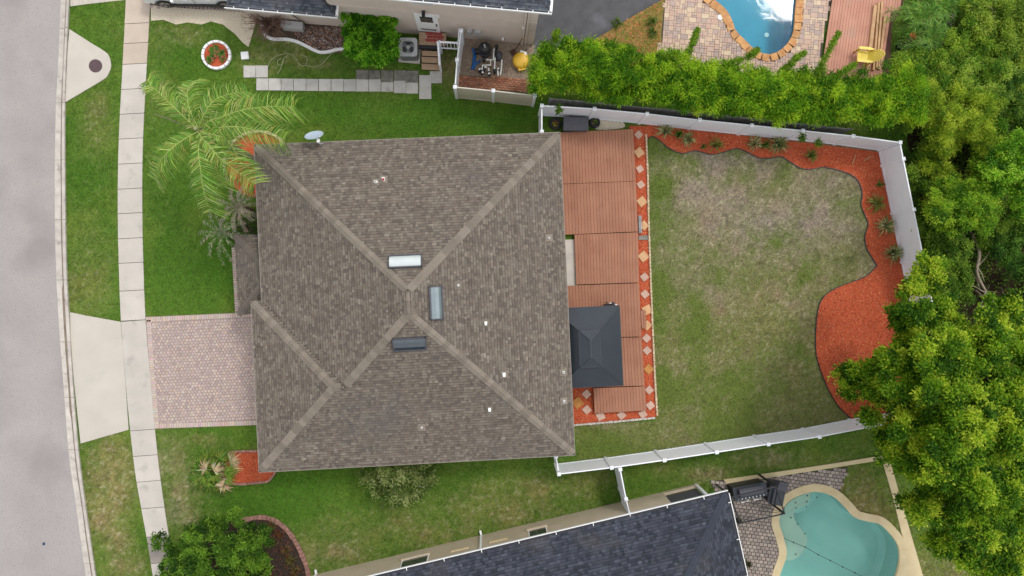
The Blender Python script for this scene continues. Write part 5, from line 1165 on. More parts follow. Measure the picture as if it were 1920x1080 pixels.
for u, v in ((863, 1034), (935, 1017)): a_ = (W(u, v, 1.3) - b1).dot(wx); part('wall_vent', MB().box(SB(a_, -.02, 1.25), (.85, .04, .16), rzS), M['coping_s'], sh)
a_ = (W(902, 1000) - b1).dot(wx); part('downspout', MB().box(SB(a_, -.06, 1.3), (.09, .07, 2.4), rzS).box(SB(a_, -.14, .1), (.09, .22, .08), rzS), M['trim'], sh)
a_ = (W(595, 1078) - b1).dot(wx); part('downspout', MB().box(SB(a_, -.06, 1.3), (.09, .07, 2.4), rzS).box(SB(a_, -.14, .1), (.09, .22, .08), rzS), M['trim'], sh)

# bare canopy frame, grill and smoker on the southern paving
PZ = 2.1; pf_ = thing('canopy_frame', 'bare black metal canopy frame with wires by the grey roof corner', 'canopy frame', W(1400, 935))
pp = [W(1343, 908), W(1422, 889), W(1437, 937), W(1358, 954)]
for p in pp: part('post', MB().box((p.x, p.y, PZ / 2), (.07, .07, PZ), .25), M['black'], pf_)
for i in range(4): a, b = pp[i], pp[(i + 1) % 4]; part('beam', MB().tube([a + UP * PZ, b + UP * PZ], .035, 6), M['black'], pf_)
part('wire', MB().tube([pp[0] + UP * PZ, pp[2] + UP * (PZ - .15)], .012, 4).tube([pp[1] + UP * PZ, (pp[1] + pp[3]) / 2 + UP * (PZ - .3), pp[3] + UP * PZ], .012, 4).tube([pp[2] + UP * PZ, (pp[2] + pp[0]) / 2 + Vector((.2, -.3, PZ - .2)), pp[3] + UP * PZ], .012, 4), M['black'], pf_)
g0_ = W(1376, 940, .9); g1_ = W(1441, 928, .9); gd = (g1_ - g0_).normalized(); gn = Vector((-gd.y, gd.x, 0)); rg = math.atan2(gd.y, gd.x); gc = (g0_ + g1_) / 2
gl_ = thing('grill', 'long dark blue outdoor grill with silver knobs and white handles', 'grill', (gc.x + gn.x * .3, gc.y + gn.y * .3, .023))
def GG(a, b, z): p = gc + gd * a + gn * b; return (p.x, p.y, z)
part('cabinet', MB().box(GG(0, .3, .45), (1.5, .55, .85), rg), M['black'], gl_)
part('control_panel', MB().box(GG(0, .03, .8), (1.5, .1, .22), rg), M['gazebo'], gl_); part('side_top', MB().box(GG(0, .32, .9), (1.56, .6, .05), rg), M['gazebo'], gl_)
part('lid', MB().tube([GG(-.55, .36, .98), GG(.55, .36, .98)], .2, 12), M['dgrey'], gl_)
for k in range(8): p = GG(-.6 + k * .17, .05, .93); part('knob', MB().lathe((p[0], p[1], .92), [(.03, 0), (.03, .03), (.01, .035)], 10), M['chrome'], gl_)
for k in (-1, 1): part('handle', MB().tube([GG(k * .3 - .16, -.02, .8), GG(k * .3 - .16, -.14, .82), GG(k * .3 + .16, -.14, .82), GG(k * .3 + .16, -.02, .8)], .026, 6), M['pvc'], gl_)
c = W(1457, 926, .8); sm = thing('smoker_cabinet', 'dark grey covered smoker cabinet standing right of the long grill', 'smoker', (c.x, c.y, .023)); rz = -.2
Rm = Matrix.Rotation(rz, 3, 'Z')
def SMp(a, b, z): p = Rm @ Vector((a, b, 0)); return (c.x + p.x, c.y + p.y, z)
part('body', MB().box(SMp(0, 0, .52), (.5, .95, 1.0), rz), M['dgrey'], sm); part('lid', MB().box(SMp(.05, 0, 1.06), (.36, .9, .08), rz), M['gazebo'], sm); part('chimney_box', MB().box(SMp(0, .45, 1.0), (.44, .36, .5), rz).box(SMp(0, .6, 1.2), (.4, .12, .2), rz), M['dgrey'], sm); part('shelf', MB().box(SMp(-.33, -.05, .85), (.16, .8, .04), rz), M['gazebo'], sm)
for a in (-.2, .2):
    for b in (-.4, .4): part('leg', MB().box(SMp(a, b, .022), (.05, .05, .03), rz), M['black'], sm)

# ------------------------------------------------------------------ car on the neighbouring driveway
def car():
    a, b = W(289, 15), W(457, 17); d = (b - a).normalized(); n_ = Vector((-d.y, d.x, 0)); ln_ = 4.5; o = (a + b) / 2 + n_ * .95
    t = thing('parked_car', 'white sport utility car on the driveway at the top edge', 'car', (o.x, o.y, .01))
    def C(x, y, z): return o + d * x + n_ * y + UP * (z + .01)
    prof = [(-2.25,.35),(-2.27,.6),(-2.2,.85),(-1.9,.98),(-1.2,1.05),(-.55,1.5),(-.1,1.62),(1.2,1.63),(1.75,1.5),(2.1,1.08),(2.24,.95),(2.27,.6),(2.22,.35)]
    belt = 1.0; vs_, fs = [], []; m_ = len(prof)
    for y in (-.9, -.94, -.9, .9, .94, .9): pass
    def wid(z): return .93 if z < 1.02 else .93 - (z - 1.02) * .42
    secs_ = 7
    for x, z in prof:
        for k in range(secs_):
            s = -1 + 2 * k / (secs_ - 1); w_ = wid(z) * (1 - .06 * (abs(x) / 2.27) ** 4); crown = .03 * (1 - s * s) if z > .9 else 0; vs_.append(C(x, s * w_, z + crown))
    for i in range(m_ - 1):
        for k in range(secs_ - 1): fs.append((i*secs_+k, i*secs_+k+1, (i+1)*secs_+k+1, (i+1)*secs_+k))
    for k in (0, secs_ - 1): fs.append(tuple(i * secs_ + k for i in range(m_)))
    fs.append(tuple(list(range(secs_)) + [(m_ - 1) * secs_ + k for k in range(secs_)][::-1]))
    bo = part('body', MB().add(vs_, fs), M['carpaint'], t)
    for s in (-1, 1):
        for x0_, x1_ in ((-.85, .02), (.08, .95), (1.0, 1.6)):
            lo, hi = 1.06, 1.46; xa = x0_ + (.35 if x0_ < -.5 else 0); xb = x1_ - (.2 if x1_ > 1.5 else 0)
            part('side_window', MB().add([C(x0_, s * (wid(lo) + .006), lo), C(x1_, s * (wid(lo) + .006), lo), C(xb, s * (wid(hi) + .006), hi), C(xa, s * (wid(hi) + .006), hi)], [(0, 1, 2, 3)]), M['glass'], bo)
        part('sill_trim', MB().box(C(0, s * .93, .3), (2.6, .06, .14), math.atan2(d.y, d.x)), M['black'], bo)
        for x in (-.25, .75): part('door_handle', MB().box(C(x, s * .95, .9), (.2, .03, .035), math.atan2(d.y, d.x)), M['carpaint'], bo)
        part('door_seam', MB().box(C(.05, s * .929, .72), (.012, .012, .6), math.atan2(d.y, d.x)), M['black'], bo)
        part('mirror', MB().box(C(-.75, s * 1.02, 1.08), (.12, .2, .14), math.atan2(d.y, d.x)), M['carpaint'], t)
        part('headlight', MB().box(C(-2.2, s * .7, .8), (.12, .35, .14), math.atan2(d.y, d.x)), M['chrome'], t); part('taillight', MB().box(C(2.22, s * .72, .9), (.1, .3, .16), math.atan2(d.y, d.x)), M['red'], t)
        for x in (-1.38, 1.36):
            ax = n_ * s; wc = C(x, s * .8, .35); n2 = 28; mb = MB(); arch = MB()
            w_ = part('wheel', MB().tube([wc - ax * .12, wc + ax * .135], .35, n2), M['rubber'], t)
            part('rim', MB().tube([wc + ax * .136, wc + ax * .142], .24, n2), M['chrome'], w_)
            sp = MB()
            for k in range(5):
                an = k * 1.2566; v1 = d * math.cos(an) + UP * math.sin(an); side = ax.cross(v1); p = wc + ax * .15
                sp.add([p + v1 * .05 + side * .03, p + v1 * .22 + side * .02, p + v1 * .22 - side * .02, p + v1 * .05 - side * .03, wc + ax * .143 + v1 * .05 + side * .03, wc + ax * .143 + v1 * .22 + side * .02, wc + ax * .143 + v1 * .22 - side * .02, wc + ax * .143 + v1 * .05 - side * .03], [(0,1,2,3),(4,5,1,0),(5,6,2,1),(6,7,3,2),(7,4,0,3)])
            part('spoke', sp, M['black'], w_)
            for k in range(15): an = math.pi * k / 14; v1 = d * math.cos(an) + UP * math.sin(an); arch.v += [tuple(wc + ax * .134 + v1 * .36), tuple(wc + ax * .145 + v1 * .42)]
            arch.f = [(2*k, 2*k+1, 2*k+3, 2*k+2) for k in range(14)]; arch.c = [None] * 14; part('wheel_arch', arch, M['black'], bo)
    part('windscreen', MB().add([C(-1.16, -.8, 1.1), C(-1.16, .8, 1.1), C(-.6, .68, 1.5), C(-.6, -.68, 1.5)], [(0, 1, 2, 3)]), M['glass'], bo)
car()
dn = struct('neighbour_driveway', MB().prism(drive_n, -.06, .0), M['joint'])
part('paver_field', cobbles(drive_n, -.02, .01, 'hex', .17, .152, .012, [tuple(c_ * .85 for c_ in p) for p in PINK], rzN), M['paver'], dn, kind='stuff', recalc=False)
# ------------------------------------------------------------------ foliage
def leaf_cloud(pos, nrm, L_, Wd, colr, droop=.25, spread=1.0):
    """one folded four-point leaf for each position; nrm = the way it grows"""
    n = len(pos); rnd = rng.normal(size=(n, 3)) * spread; d = nrm + rnd; d /= np.linalg.norm(d, axis=1, keepdims=True) + 1e-9
    d[:, 2] -= droop; d /= np.linalg.norm(d, axis=1, keepdims=True) + 1e-9
    d[:, 2] *= .6; d /= np.linalg.norm(d, axis=1, keepdims=True) + 1e-9
    up = np.tile([0, 0, 1.0], (n, 1)) + rng.normal(size=(n, 3)) * .35; s = np.cross(d, up); s /= np.linalg.norm(s, axis=1, keepdims=True) + 1e-9; t = np.cross(s, d)
    l = (L_ * rng.uniform(.7, 1.3, n))[:, None]; w = (Wd * rng.uniform(.7, 1.3, n))[:, None] / 2
    co = np.zeros((n, 4, 3)); co[:, 0] = pos; co[:, 1] = pos + d * l * .45 - s * w + t * w * .35; co[:, 2] = pos + d * l - np.array([0, 0, 1]) * l * .12; co[:, 3] = pos + d * l * .45 + s * w + t * w * .35
    cr = np.ones((n, 4, 4)); cr[:, :, :3] = colr[:, None, :]
    return co.reshape(-1, 3), cr.reshape(-1, 4)
def blob_points(blobs, n, shell=.55, clumps=14, csize=.3, flat=.8, low=-.35):
    """leaf positions gathered into clumps near the surface of overlapping lumps (centre, rx, ry, rz)"""
    vol = np.array([b[1] * b[2] for b in blobs]); share = (vol / vol.sum() * n).astype(int); P, N, T = [], [], []
    for (c, rx, ry, rz), m in zip(blobs, share):
        k = max(4, int(clumps * rx * ry)); v = rng.normal(size=(k, 3)); v /= np.linalg.norm(v, axis=1, keepdims=True); v[:, 2] = np.where(v[:, 2] < low, -v[:, 2], v[:, 2])
        r = rng.uniform(shell, 1.0, (k, 1)); cc = v * r * np.array([rx, ry, rz]); w = rng.uniform(.5, 1.5, k); id_ = rng.choice(k, m, p=w / w.sum())
        off = rng.normal(size=(m, 3)) * csize * np.array([1, 1, flat]) * .6; P.append(np.array(c) + cc[id_] + off)
        nn = v[id_] + off / csize * .5; N.append(nn / (np.linalg.norm(nn, axis=1, keepdims=True) + 1e-9)); T.append(rng.random(k)[id_])
    return np.concatenate(P), np.concatenate(N), np.concatenate(T)
def palette(T, cols, jit=.22):
    cols = np.array(cols); n = len(T); f = np.clip(T + rng.normal(size=n) * .18, 0, .999) * (len(cols) - 1); i = f.astype(int); t = (f - i)[:, None]
    return (cols[i] * (1 - t) + cols[np.minimum(i + 1, len(cols) - 1)] * t) * rng.uniform(1 - jit, 1 + jit, (n, 1))
def cloud_obj(name, parent, co, cr, m='leaf'):
    L0 = rootloc(parent); return link(name, np_mesh(name, co - np.array(L0), np.arange(len(co)).reshape(-1, 4), cr, M[m]), parent)
G_DEEP, G_MID, G_FRESH, G_YEL = S(36,66,18), S(72,112,30), S(112,150,38), S(160,186,56)
def limbs(base, targets, r0, parent, m='bark', fork=.45):
    mb = MB(); base = Vector(base); top = sum((Vector(t) for t in targets), Vector()) / len(targets); f = base.lerp(Vector((top.x, top.y, top.z)), fork); f.x = base.x * .6 + f.x * .4; f.y = base.y * .6 + f.y * .4
    mb.tube([base - UP * .1, base.lerp(f, .5) + Vector((random.uniform(-.06, .06), random.uniform(-.06, .06), 0)), f], [r0 * 1.25, r0, r0 * .8], 9)
    for t in targets:
        t = Vector(t); mid = f.lerp(t, .5) + Vector((random.uniform(-.15, .15), random.uniform(-.15, .15), .1)) * (t - f).length * .3
        mb.tube([f, mid, t], [r0 * .55, r0 * .3, r0 * .08], 6)
    return part('trunk', mb, M[m], parent)
def tree(name, label, cat, blobs_px, n, L_, Wd, cols, base=None, r0=.12, shell=.55, clumps=14, csize=.3, droop=.25, spread=.8, group=None, jit=.22, zs=1.0, flat=.8, fork=.45, low=-.35, split=4):
    bl = []; main = []
    for u, v, r, z in blobs_px:
        s = FPX / (CAM_H - z); rm = r / s; main.append(W(u, v, z - rm * .3)); bl.append((W(u, v, z - rm * .25), rm * .8, rm * .8, min(rm * .5 * zs, z * .7)))
        for k in range(split):
            a = 2.4 * k + random.uniform(0, 1.5); q = r * random.uniform(.45, .85); rr = rm * random.uniform(.32, .52); zz = z + random.uniform(-.5, .35) * min(rm, 1.2); bl.append((W(u + q * math.cos(a), v + q * math.sin(a), zz), rr, rr * random.uniform(.8, 1.2), min(rr * .6 * zs, zz * .7)))
    c = sum(main, Vector()) / len(main); g = base or Vector((c.x, c.y, 0)); t = thing(name, label, cat, g, group)
    limbs(g, main, r0, t, fork=fork)
    P, N, T = blob_points([(tuple(b[0]), b[1], b[2], b[3]) for b in bl], n, shell, clumps, csize, flat, low)
    k = P[:, 2] > .03; P, N, T = P[k], N[k], T[k]
    co, cr = leaf_cloud(P, N, L_, Wd, palette(T, cols, jit), droop, spread); cloud_obj('crown', t, co, cr); return t

BIG = [(1730,515,42,5.0),(1700,575,52,5.5),(1745,600,55,6.3),(1690,640,42,5.6),(1640,700,56,5.0),(1598,712,30,4.5),(1700,700,60,6.8),(1775,670,72,7.6),(1840,640,62,7.2),(1890,590,50,6.5),(1905,690,62,7.0),(1720,770,62,6.6),(1690,830,42,5.5),(1790,770,78,8.4),(1870,780,72,8.0),(1730,860,56,6.2),(1800,870,74,8.0),(1885,870,66,7.6),(1720,930,40,5.2),(1765,950,52,6.0),(1830,960,62,6.8),(1900,960,55,6.6),(1800,1030,36,5.0),(1880,1050,48,5.5),(1755,1010,26,4.6),(1940,800,70,7.4),(1650,760,40,4.8),(1760,690,90,4.6),(1825,850,95,4.8),(1722,630,55,4.0),(1700,790,60,4.2),(1880,720,80,5.0)]
tree('broadleaf_tree', 'large bright green tree overhanging the red bed and the lower right pool', 'tree', BIG, 290000, .135, .062, [S(50,92,20), S(88,134,28), S(126,168,36), S(168,198,48), S(206,220,72)], base=W(1800, 735), r0=.24, shell=.4, clumps=17, csize=.2, droop=.15, spread=.75, low=-.1)

# bamboo hedge
hb = []; top = [(1018,136,44),(1070,128,52),(1115,140,50),(1160,150,48),(1205,155,50),(1250,160,50),(1295,162,52),(1340,168,50),(1385,176,50),(1430,182,48),(1475,186,50),(1520,190,50),(1565,195,48),(1610,192,52),(1655,186,55),(1700,188,52)]
hedge = thing('bamboo_hedge', 'long feathery bamboo hedge between the white fence and the pool terrace', 'hedge', W(1350, 215))
for u, v, r in top:
    for dv in (-.5, -.1, .3):
        z = random.uniform(2.5, 3.0) if dv < 0 else random.uniform(2.3, 2.8); s = FPX / (CAM_H - z); hb.append((tuple(W(u + random.uniform(-8, 8), v + dv * r + random.uniform(-5, 5), z)), r / s * .8, r / s * .7, .55))
P, N, T = blob_points(hb, 200000, .2, 30, .2, 1.0, -.1)
N = N * .6 + np.array([.1, .12, .35]); co, cr = leaf_cloud(P, N, .16, .032, palette(T, [S(54,104,18), S(92,146,26), S(124,174,32), S(158,200,42), S(190,216,56)], .34), .3, .6); cloud_obj('foliage', hedge, co, cr)
mb = MB()
for u, v, r in top:
    for k in range(5):
        z = 2.6; a = W(u + random.uniform(-20, 20), v + random.uniform(12, 30), 0); b = W(u + random.uniform(-24, 24), v + random.uniform(-14, 14), z); a = Vector((b.x + random.uniform(-.25, .25), min(a.y, b.y + .3), 0)); mb.tube([a, a.lerp(b, .5), b], [.022, .02, .008], 5)
part('canes', mb, M['hose'], hedge)
shoots = [((1285,110),(1298,82),(1308,56)),((1468,135),(1490,112),(1508,100)),((1530,140),(1552,100),(1572,62)),((1560,150),(1580,135),(1602,122)),((1150,120),(1180,112),(1200,108)),((1040,80),(1042,66),(1046,60)),((1400,110),(1412,100),(1420,94)),((1245,115),(1256,104),(1270,98)),((1350,130),(1372,116),(1390,112))]
for i, s_ in enumerate(shoots):
    z = 3.0; ptz = [W(*s_[0], z), W(*s_[1], z + .3), W(*s_[2], z + .1)]; path = catmull(ptz, 6); n_ = 800 if i < 4 else 420
    tt = rng.random(n_) * (len(path) - 1.001); ii = tt.astype(int); pa = np.array([tuple(p) for p in path]); pos = pa[ii] + (pa[ii + 1] - pa[ii]) * (tt - ii)[:, None] + np.clip(rng.normal(size=(n_, 3)), -1.5, 1.5) * .06 * (1.3 - (tt / len(path))[:, None]); nn = rng.normal(size=(n_, 3)) * .5; nn[:, 2] += .2; nn += (pa[-1] - pa[0]) / np.linalg.norm(pa[-1] - pa[0]) * .6
    co, cr = leaf_cloud(pos, nn, .18, .034, palette(rng.random(n_), [S(78,118,28), S(124,164,38), S(160,192,54)]), .2, .4); sh_ = cloud_obj('shoot', hedge, co, cr); part('cane', MB().tube(path, .012, 4), M['hose'], sh_)
# a few sprigs hanging over the fence
for u, v in ((1505,258),(1535,268),(1048,205)):
    n_ = 110; p0 = np.array(W(u, v, 1.9)); pos = p0 + np.clip(rng.normal(size=(n_, 3)), -1.6, 1.6) * np.array([.07, .1, .08]); co, cr = leaf_cloud(pos, rng.normal(size=(n_, 3)), .16, .04, palette(rng.random(n_), [S(60,98,24), S(110,150,40)]), .3, .5); cloud_obj('sprig', hedge, co, cr)

# woodland on the right: undergrowth as one mass, shrubs and trees one by one
def undergrowth():
    poly = WP([(1700,255),(1730,200),(1720,40),(1690,-60),(2060,-60),(2060,1160),(1820,1160),(1830,900),(1760,640),(1738,480)])
    pa = np.array([(p.x, p.y) for p in poly]); lo, hi = pa.min(0), pa.max(0); k = 1500; x = rng.uniform(lo[0], hi[0], k); y = rng.uniform(lo[1], hi[1], k); ok = inpoly(x, y, poly); x, y = x[ok], y[ok]; k = len(x)
    h = fbm(x, y, 2.0, 44) ** 1.5 * 1.5 + .1; keep = fbm(x, y, 1.6, 60) > .3; x, y, h = x[keep], y[keep], h[keep]; k = len(x); n = 90000; i = rng.integers(0, k, n)
    P = np.stack([x[i], y[i], h[i] * rng.uniform(.15, 1, n)], 1) + rng.normal(size=(n, 3)) * np.array([.26, .26, .1]); P[:, 2] = np.abs(P[:, 2]) + .02; N = rng.normal(size=(n, 3)) * .6; N[:, 2] += .5
    tone = rng.random(k)[i] * .7 + P[:, 2] * .25; c = palette(tone, [S(96,78,52), S(62,94,32), S(96,136,44), S(134,170,56), S(178,200,92)], .35)
    co, cr = leaf_cloud(P, N, .15, .06, c, .1, .8); o = link('undergrowth', np_mesh('undergrowth', co, np.arange(len(co)).reshape(-1, 4), cr, M['leaf'])); o['kind'] = 'stuff'; tag(o, 'tangled green and brown undergrowth beyond the white fence', 'undergrowth')
undergrowth()
YG = [S(84,120,30), S(136,168,42), S(174,198,54), S(202,216,76)]; FG = [S(60,104,26), S(108,156,36), S(150,190,48), S(188,214,66)]; DG = [S(56,92,28), S(98,138,42), S(134,170,54), S(168,194,76)]
woods = [
    ('leafy_tree', 'rounded bright tree just right of the fence corner above the dead branches', [(1800,390,48,3.6),(1835,400,36,3.2),(1770,405,34,2.9),(1790,360,36,3.2),(1825,370,36,3.4)], 17000, .13, .06, FG),
    ('leafy_tree', 'vivid clustered tree at the right edge beside the bright woodland', [(1890,300,42,3.8),(1915,335,40,3.6),(1870,330,32,3.2),(1920,280,34,3.4),(1925,390,34,3.0)], 16000, .15, .07, [S(56,104,24), S(104,160,34), S(150,200,50), S(186,220,74)]),
    ('feathery_shrub', 'yellowish feathery shrub at the right end of the bamboo hedge', [(1760,225,50,2.4),(1810,205,50,2.7),(1835,245,40,2.4),(1780,265,36,2.0),(1740,190,36,2.4),(1850,200,30,2.2)], 24000, .17, .034, YG),
    ('leafy_shrub', 'mid green shrub above the yellowish feathery one', [(1800,130,50,1.9),(1840,150,45,1.9),(1770,150,40,1.8),(1860,110,42,1.7)], 18000, .16, .05, [S(70,114,32), S(116,160,48), S(154,188,62), S(188,208,88)]),
    ('leafy_shrub', 'green shrub at the upper right edge of the woodland', [(1880,60,52,1.8),(1910,20,46,1.8),(1850,30,40,1.5),(1920,110,40,1.7)], 17000, .16, .06, [S(72,108,34), S(118,152,48), S(154,180,60), S(184,202,84)]),
    ('leafy_shrub', 'dark green shrub at the right edge above the dead branches', [(1900,230,34,1.6),(1915,180,34,1.6)], 7000, .15, .06, DG),
    ('leafy_shrub', 'low dark shrub below the rounded tree by the fence', [(1760,455,30,1.5),(1795,470,28,1.4),(1740,420,22,1.2)], 7000, .15, .06, DG),
    ('leafy_shrub', 'dark round shrub at the right edge beside the dead branches', [(1885,470,34,1.6),(1915,500,30,1.6),(1912,440,26,1.4)], 8000, .14, .06, [S(46,82,28), S(76,120,40), S(106,150,52), S(130,170,66)]),
    ('leafy_shrub', 'small dark shrub behind the fence corner post', [(1720,330,24,1.2),(1735,290,24,1.3),(1745,350,22,1.2)], 6000, .15, .05, DG),
    ('leafy_shrub', 'loose shrub beside the pink deck below the broad fronds', [(1700,130,36,1.7),(1735,120,34,1.6),(1745,165,30,1.6)], 10000, .16, .05, [S(66,108,30), S(112,154,44), S(150,184,56), S(184,206,78)]),
    ('leafy_tree', 'tree at the right edge in the lower corner', [(1900,1010,44,5.5),(1925,930,44,6.0),(1925,1060,44,5.2)], 9000, .16, .08, [S(60,100,28), S(104,150,40), S(150,186,52), S(186,206,70)]),
]
woods += [
    ('leafy_shrub', 'yellow green shrub left of the rounded tree, against the white end fence', [(1745,300,26,1.4),(1765,330,30,1.6),(1750,375,22,1.2)], 9000, .16, .045, YG),
    ('leafy_shrub', 'mid green shrub between the feathery shrub and the vivid tree', [(1850,290,34,1.8),(1845,330,28,1.6),(1870,255,30,1.7)], 10000, .15, .055, FG),
    ('leafy_shrub', 'loose green shrub below the vivid clustered tree at the right edge', [(1890,395,34,1.7),(1860,430,28,1.4),(1915,420,28,1.5)], 9000, .15, .055, DG),
    ('leafy_shrub', 'bright green shrub right of the grey stone path', [(1820,60,40,1.6),(1810,95,34,1.5),(1835,20,36,1.4)], 12000, .16, .05, [S(66,108,30), S(112,154,44), S(150,184,56), S(184,206,78)]),
    ('leafy_shrub', 'green shrub at the right edge between the feathery shrub and the top corner', [(1885,150,40,1.7),(1860,180,34,1.6)], 10000, .15, .055, [S(60,100,30), S(98,140,46), S(134,170,60), S(164,190,82)]),
    ('leafy_shrub', 'small green shrub beside the tip of the large tree and the dead branches', [(1770,520,26,1.3),(1800,540,26,1.3),(1790,500,22,1.1)], 7000, .15, .055, DG)]
for nm, lab, bl, n, l_, w_, cols in woods: tree(nm, lab, 'tree' if 'tree' in nm else 'shrub', bl, int(n * 1.3), l_ * .8, w_ * .75, cols, jit=.35, r0=.06, clumps=34, csize=.17, spread=.7, group='plants of the woodland', low=-.1, split=5)
# dead branches
def branch(name, label, pts, z, r):
    t = thing(name, label, 'branch', W(*pts[0], 0)); P = [W(u, v, z + random.uniform(-.15, .15)) for u, v in pts]; P[0].z = .02; P = catmull(P, 4); n_ = len(P)
    part('limb', MB().tube(P, [r * (1 - .7 * i / n_) for i in range(n_)], 7), M['deadwood'], t)
    for k in range(5):
        a = P[random.randrange(n_ // 3, n_)]; d = Vector((random.uniform(-1, 1), random.uniform(-1, 1), random.uniform(-.1, .4))).normalized() * random.uniform(.4, 1.1); part('twig', MB().tube([a, a + d * .5 + UP * .08, a + d], [r * .4, r * .28, r * .08], 5), M['deadwood'], t)
branch('dead_branch', 'long pale dead branch forking down through the dark undergrowth', [(1842,420),(1836,470),(1832,510),(1848,545),(1862,560),(1858,580)], 1.2, .085)
branch('dead_branch', 'short pale branch stub left of the long dead branch', [(1778,482),(1788,468),(1800,460)], .9, .06)
branch('dead_branch', 'thin pale branch lying level at the right edge', [(1930,476),(1905,474),(1880,477)], .9, .05)
branch('dead_branch', 'bleached fallen branch fork beside the large tree top', [(1858,545),(1870,580),(1890,578)], 1.1, .05)
branch('dead_branch', 'thin grey branch reaching towards the large tree from the dark gap', [(1800,520),(1822,535),(1846,548)], .9, .035)
branch('dead_branch', 'thin bleached stick below the rounded tree near the end fence', [(1772,440),(1778,470),(1774,500)], .8, .035)
branch('dead_branch', 'pale bent twig among the ferns near the top right corner', [(1850,48),(1862,30),(1866,16)], 1.6, .03)

# ------------------------------------------------------------------ palms and fronded plants
def frond(path, parent, leaflet, n_, cols, wdt=.03, droop=.5, side_len=None, seed=0, m='leafthin', rach=.018, tip=.35, fwd=.55):
    P = catmull(path, 10); N = len(P); r = random.Random(seed); mb = MB(); cb = cols[-1]
    mb.col(tuple(min(1, c_ * 1.1) for c_ in cb)); mb.tube(P, [rach * (1 - .8 * i / N) for i in range(N)], 4)
    for k in range(n_):
        t = .08 + .92 * k / n_; i = min(int(t * (N - 1)), N - 2); p = P[i].lerp(P[i + 1], t * (N - 1) - i); d = (P[i + 1] - P[i]).normalized(); s = d.cross(UP).normalized()
        le = leaflet * (math.sin(min(1, t * 1.25 + .12) * math.pi * .62) * (1 - tip) + tip) * (1 if t < .75 else 1.35 - .47 * t)
        for sg in (-1, 1):
            l = le * r.uniform(.75, 1.15); dr = (s * sg * r.uniform(.6, 1.0) + d * r.uniform(fwd * .6, fwd * 1.4) + UP * r.uniform(-.15, .35)).normalized(); q1 = p + dr * l * .55; q2 = p + dr * l - UP * l * droop * r.uniform(.6, 1.4)
            c_ = r.choice(cols); mb.col(tuple(x * r.uniform(.75, 1.25) for x in c_)); mb.strap([p, q1, q2], [wdt * .6, wdt, wdt * .15])
    return part('frond', mb, M[m], parent, recalc=False)
pb = W(483, 304); CZ = 6.4; cpt = W(372, 243, CZ); palm = thing('palm_tree', 'tall feathery palm leaning over the front lawn by the roof corner', 'palm tree', pb)
tp = [pb.lerp(cpt, t) for t in np.linspace(0, 1, 14)]; part('trunk', MB().tube(tp, [.19 - .05 * i / 13 + (.012 if i % 2 else 0) for i in range(14)], 12), M['palmbark'], palm)
part('crownshaft', MB().tube([cpt - (cpt - pb).normalized() * .7, cpt - (cpt - pb).normalized() * .3, cpt + UP * .3], [.15, .17, .07], 10), M['hose'], palm)
PG = [S(98,140,54), S(124,160,66), S(150,180,82), S(190,206,120)]
FR = [((372,243),(320,195),(276,150),-.3,1.0),((372,240),(352,190),(362,152),-.2,.85),((372,240),(402,188),(465,172),-.5,.95),((375,240),(455,206),(553,200),-.7,1.1),((378,243),(450,238),(535,262),-.7,1.0),((376,248),(412,296),(478,345),-.6,1.0),((374,250),(376,318),(396,398),-.6,1.0),((370,247),(312,288),(290,338),-.8,.95),((372,244),(425,262),(475,330),-.9,.8),((370,246),(398,280),(420,350),-.9,.8),((374,240),(420,215),(450,180),-.6,.8),((372,240),(340,205),(300,175),-.8,.7)]
for i, (a, b, c_, dz, sc_) in enumerate(FR):
    A = W(*a, CZ + .2); B = W(*b, CZ + .75 * sc_); Cc = W(*c_, CZ + dz); mid2 = B.lerp(Cc, .55) + UP * .25; frond([A, A.lerp(B, .5) + UP * .15, B, mid2, Cc], palm, .72 * sc_, 110, PG, .024, .6, seed=i)
A = W(369, 243, CZ); Bq = W(288, 213, CZ - .3); part('bare_rib', MB().tube([A, A.lerp(Bq, .5) + UP * .15, Bq], [.03, .022, .008], 6), M['deadwood'], palm)
A = W(374, 250, CZ); part('bare_rib', MB().tube([A, W(372, 290, CZ - .5), W(372, 322, CZ - 1.4)], [.03, .02, .008], 6), M['deadwood'], palm)

def cycad(u, v, z, R, n_, cols, label, name='cycad', seed=0, leaflet=.16, th=.1):
    c = W(u, v, z); t = thing(name, label, 'cycad', (c.x, c.y, 0)); part('trunk', MB().lathe((c.x, c.y, 0), [(th * 1.1, 0), (th * 1.25, z * .4), (th, z), (.01, z + .08)], 12), M['bark'], t); r = random.Random(seed)
    for k in range(n_):
        a = 6.283 * k / n_ + r.uniform(-.15, .15); l = R * r.uniform(.7, 1.15); d = Vector((math.cos(a), math.sin(a), 0)); e = r.uniform(0, .5); p = c + UP * .05; cl = cols if r.random() < .7 else cols[-2:]
        frond([p, p + d * l * .5 + UP * (.2 + e * .4) * R, p + d * l + UP * (e * .6 - .35) * R], t, leaflet, 30, cl, .022, .1, seed=seed * 50 + k, rach=.014, tip=.15, fwd=.8)
    return t
cycad(418, 437, 1.1, 1.3, 14, [S(92,126,62), S(116,148,78), S(80,112,52), S(200,192,166), S(150,162,124)], 'grey green cycad on the lawn in front of the porch roof', seed=1)
cycad(450, 388, 1.6, 1.05, 13, [S(134,132,100), S(104,118,70), S(190,180,158), S(160,152,132)], 'greyish dry cycad between the front roof edge and the tall palm', seed=2)
cycad(462, 428, .7, .9, 12, [S(40,56,26), S(60,76,36), S(90,92,64)], 'low dark cycad in the shade above the porch roof corner', seed=3)  # deep shadow beneath the neighbouring fronds put into this plant's dark colours
cycad(1722, 40, .8, 1.3, 18, [S(74,122,40), S(106,154,56), S(138,178,78)], 'dark green broad fronded plant at the corner of the pink deck', 'fern_palm', seed=5, leaflet=.3)
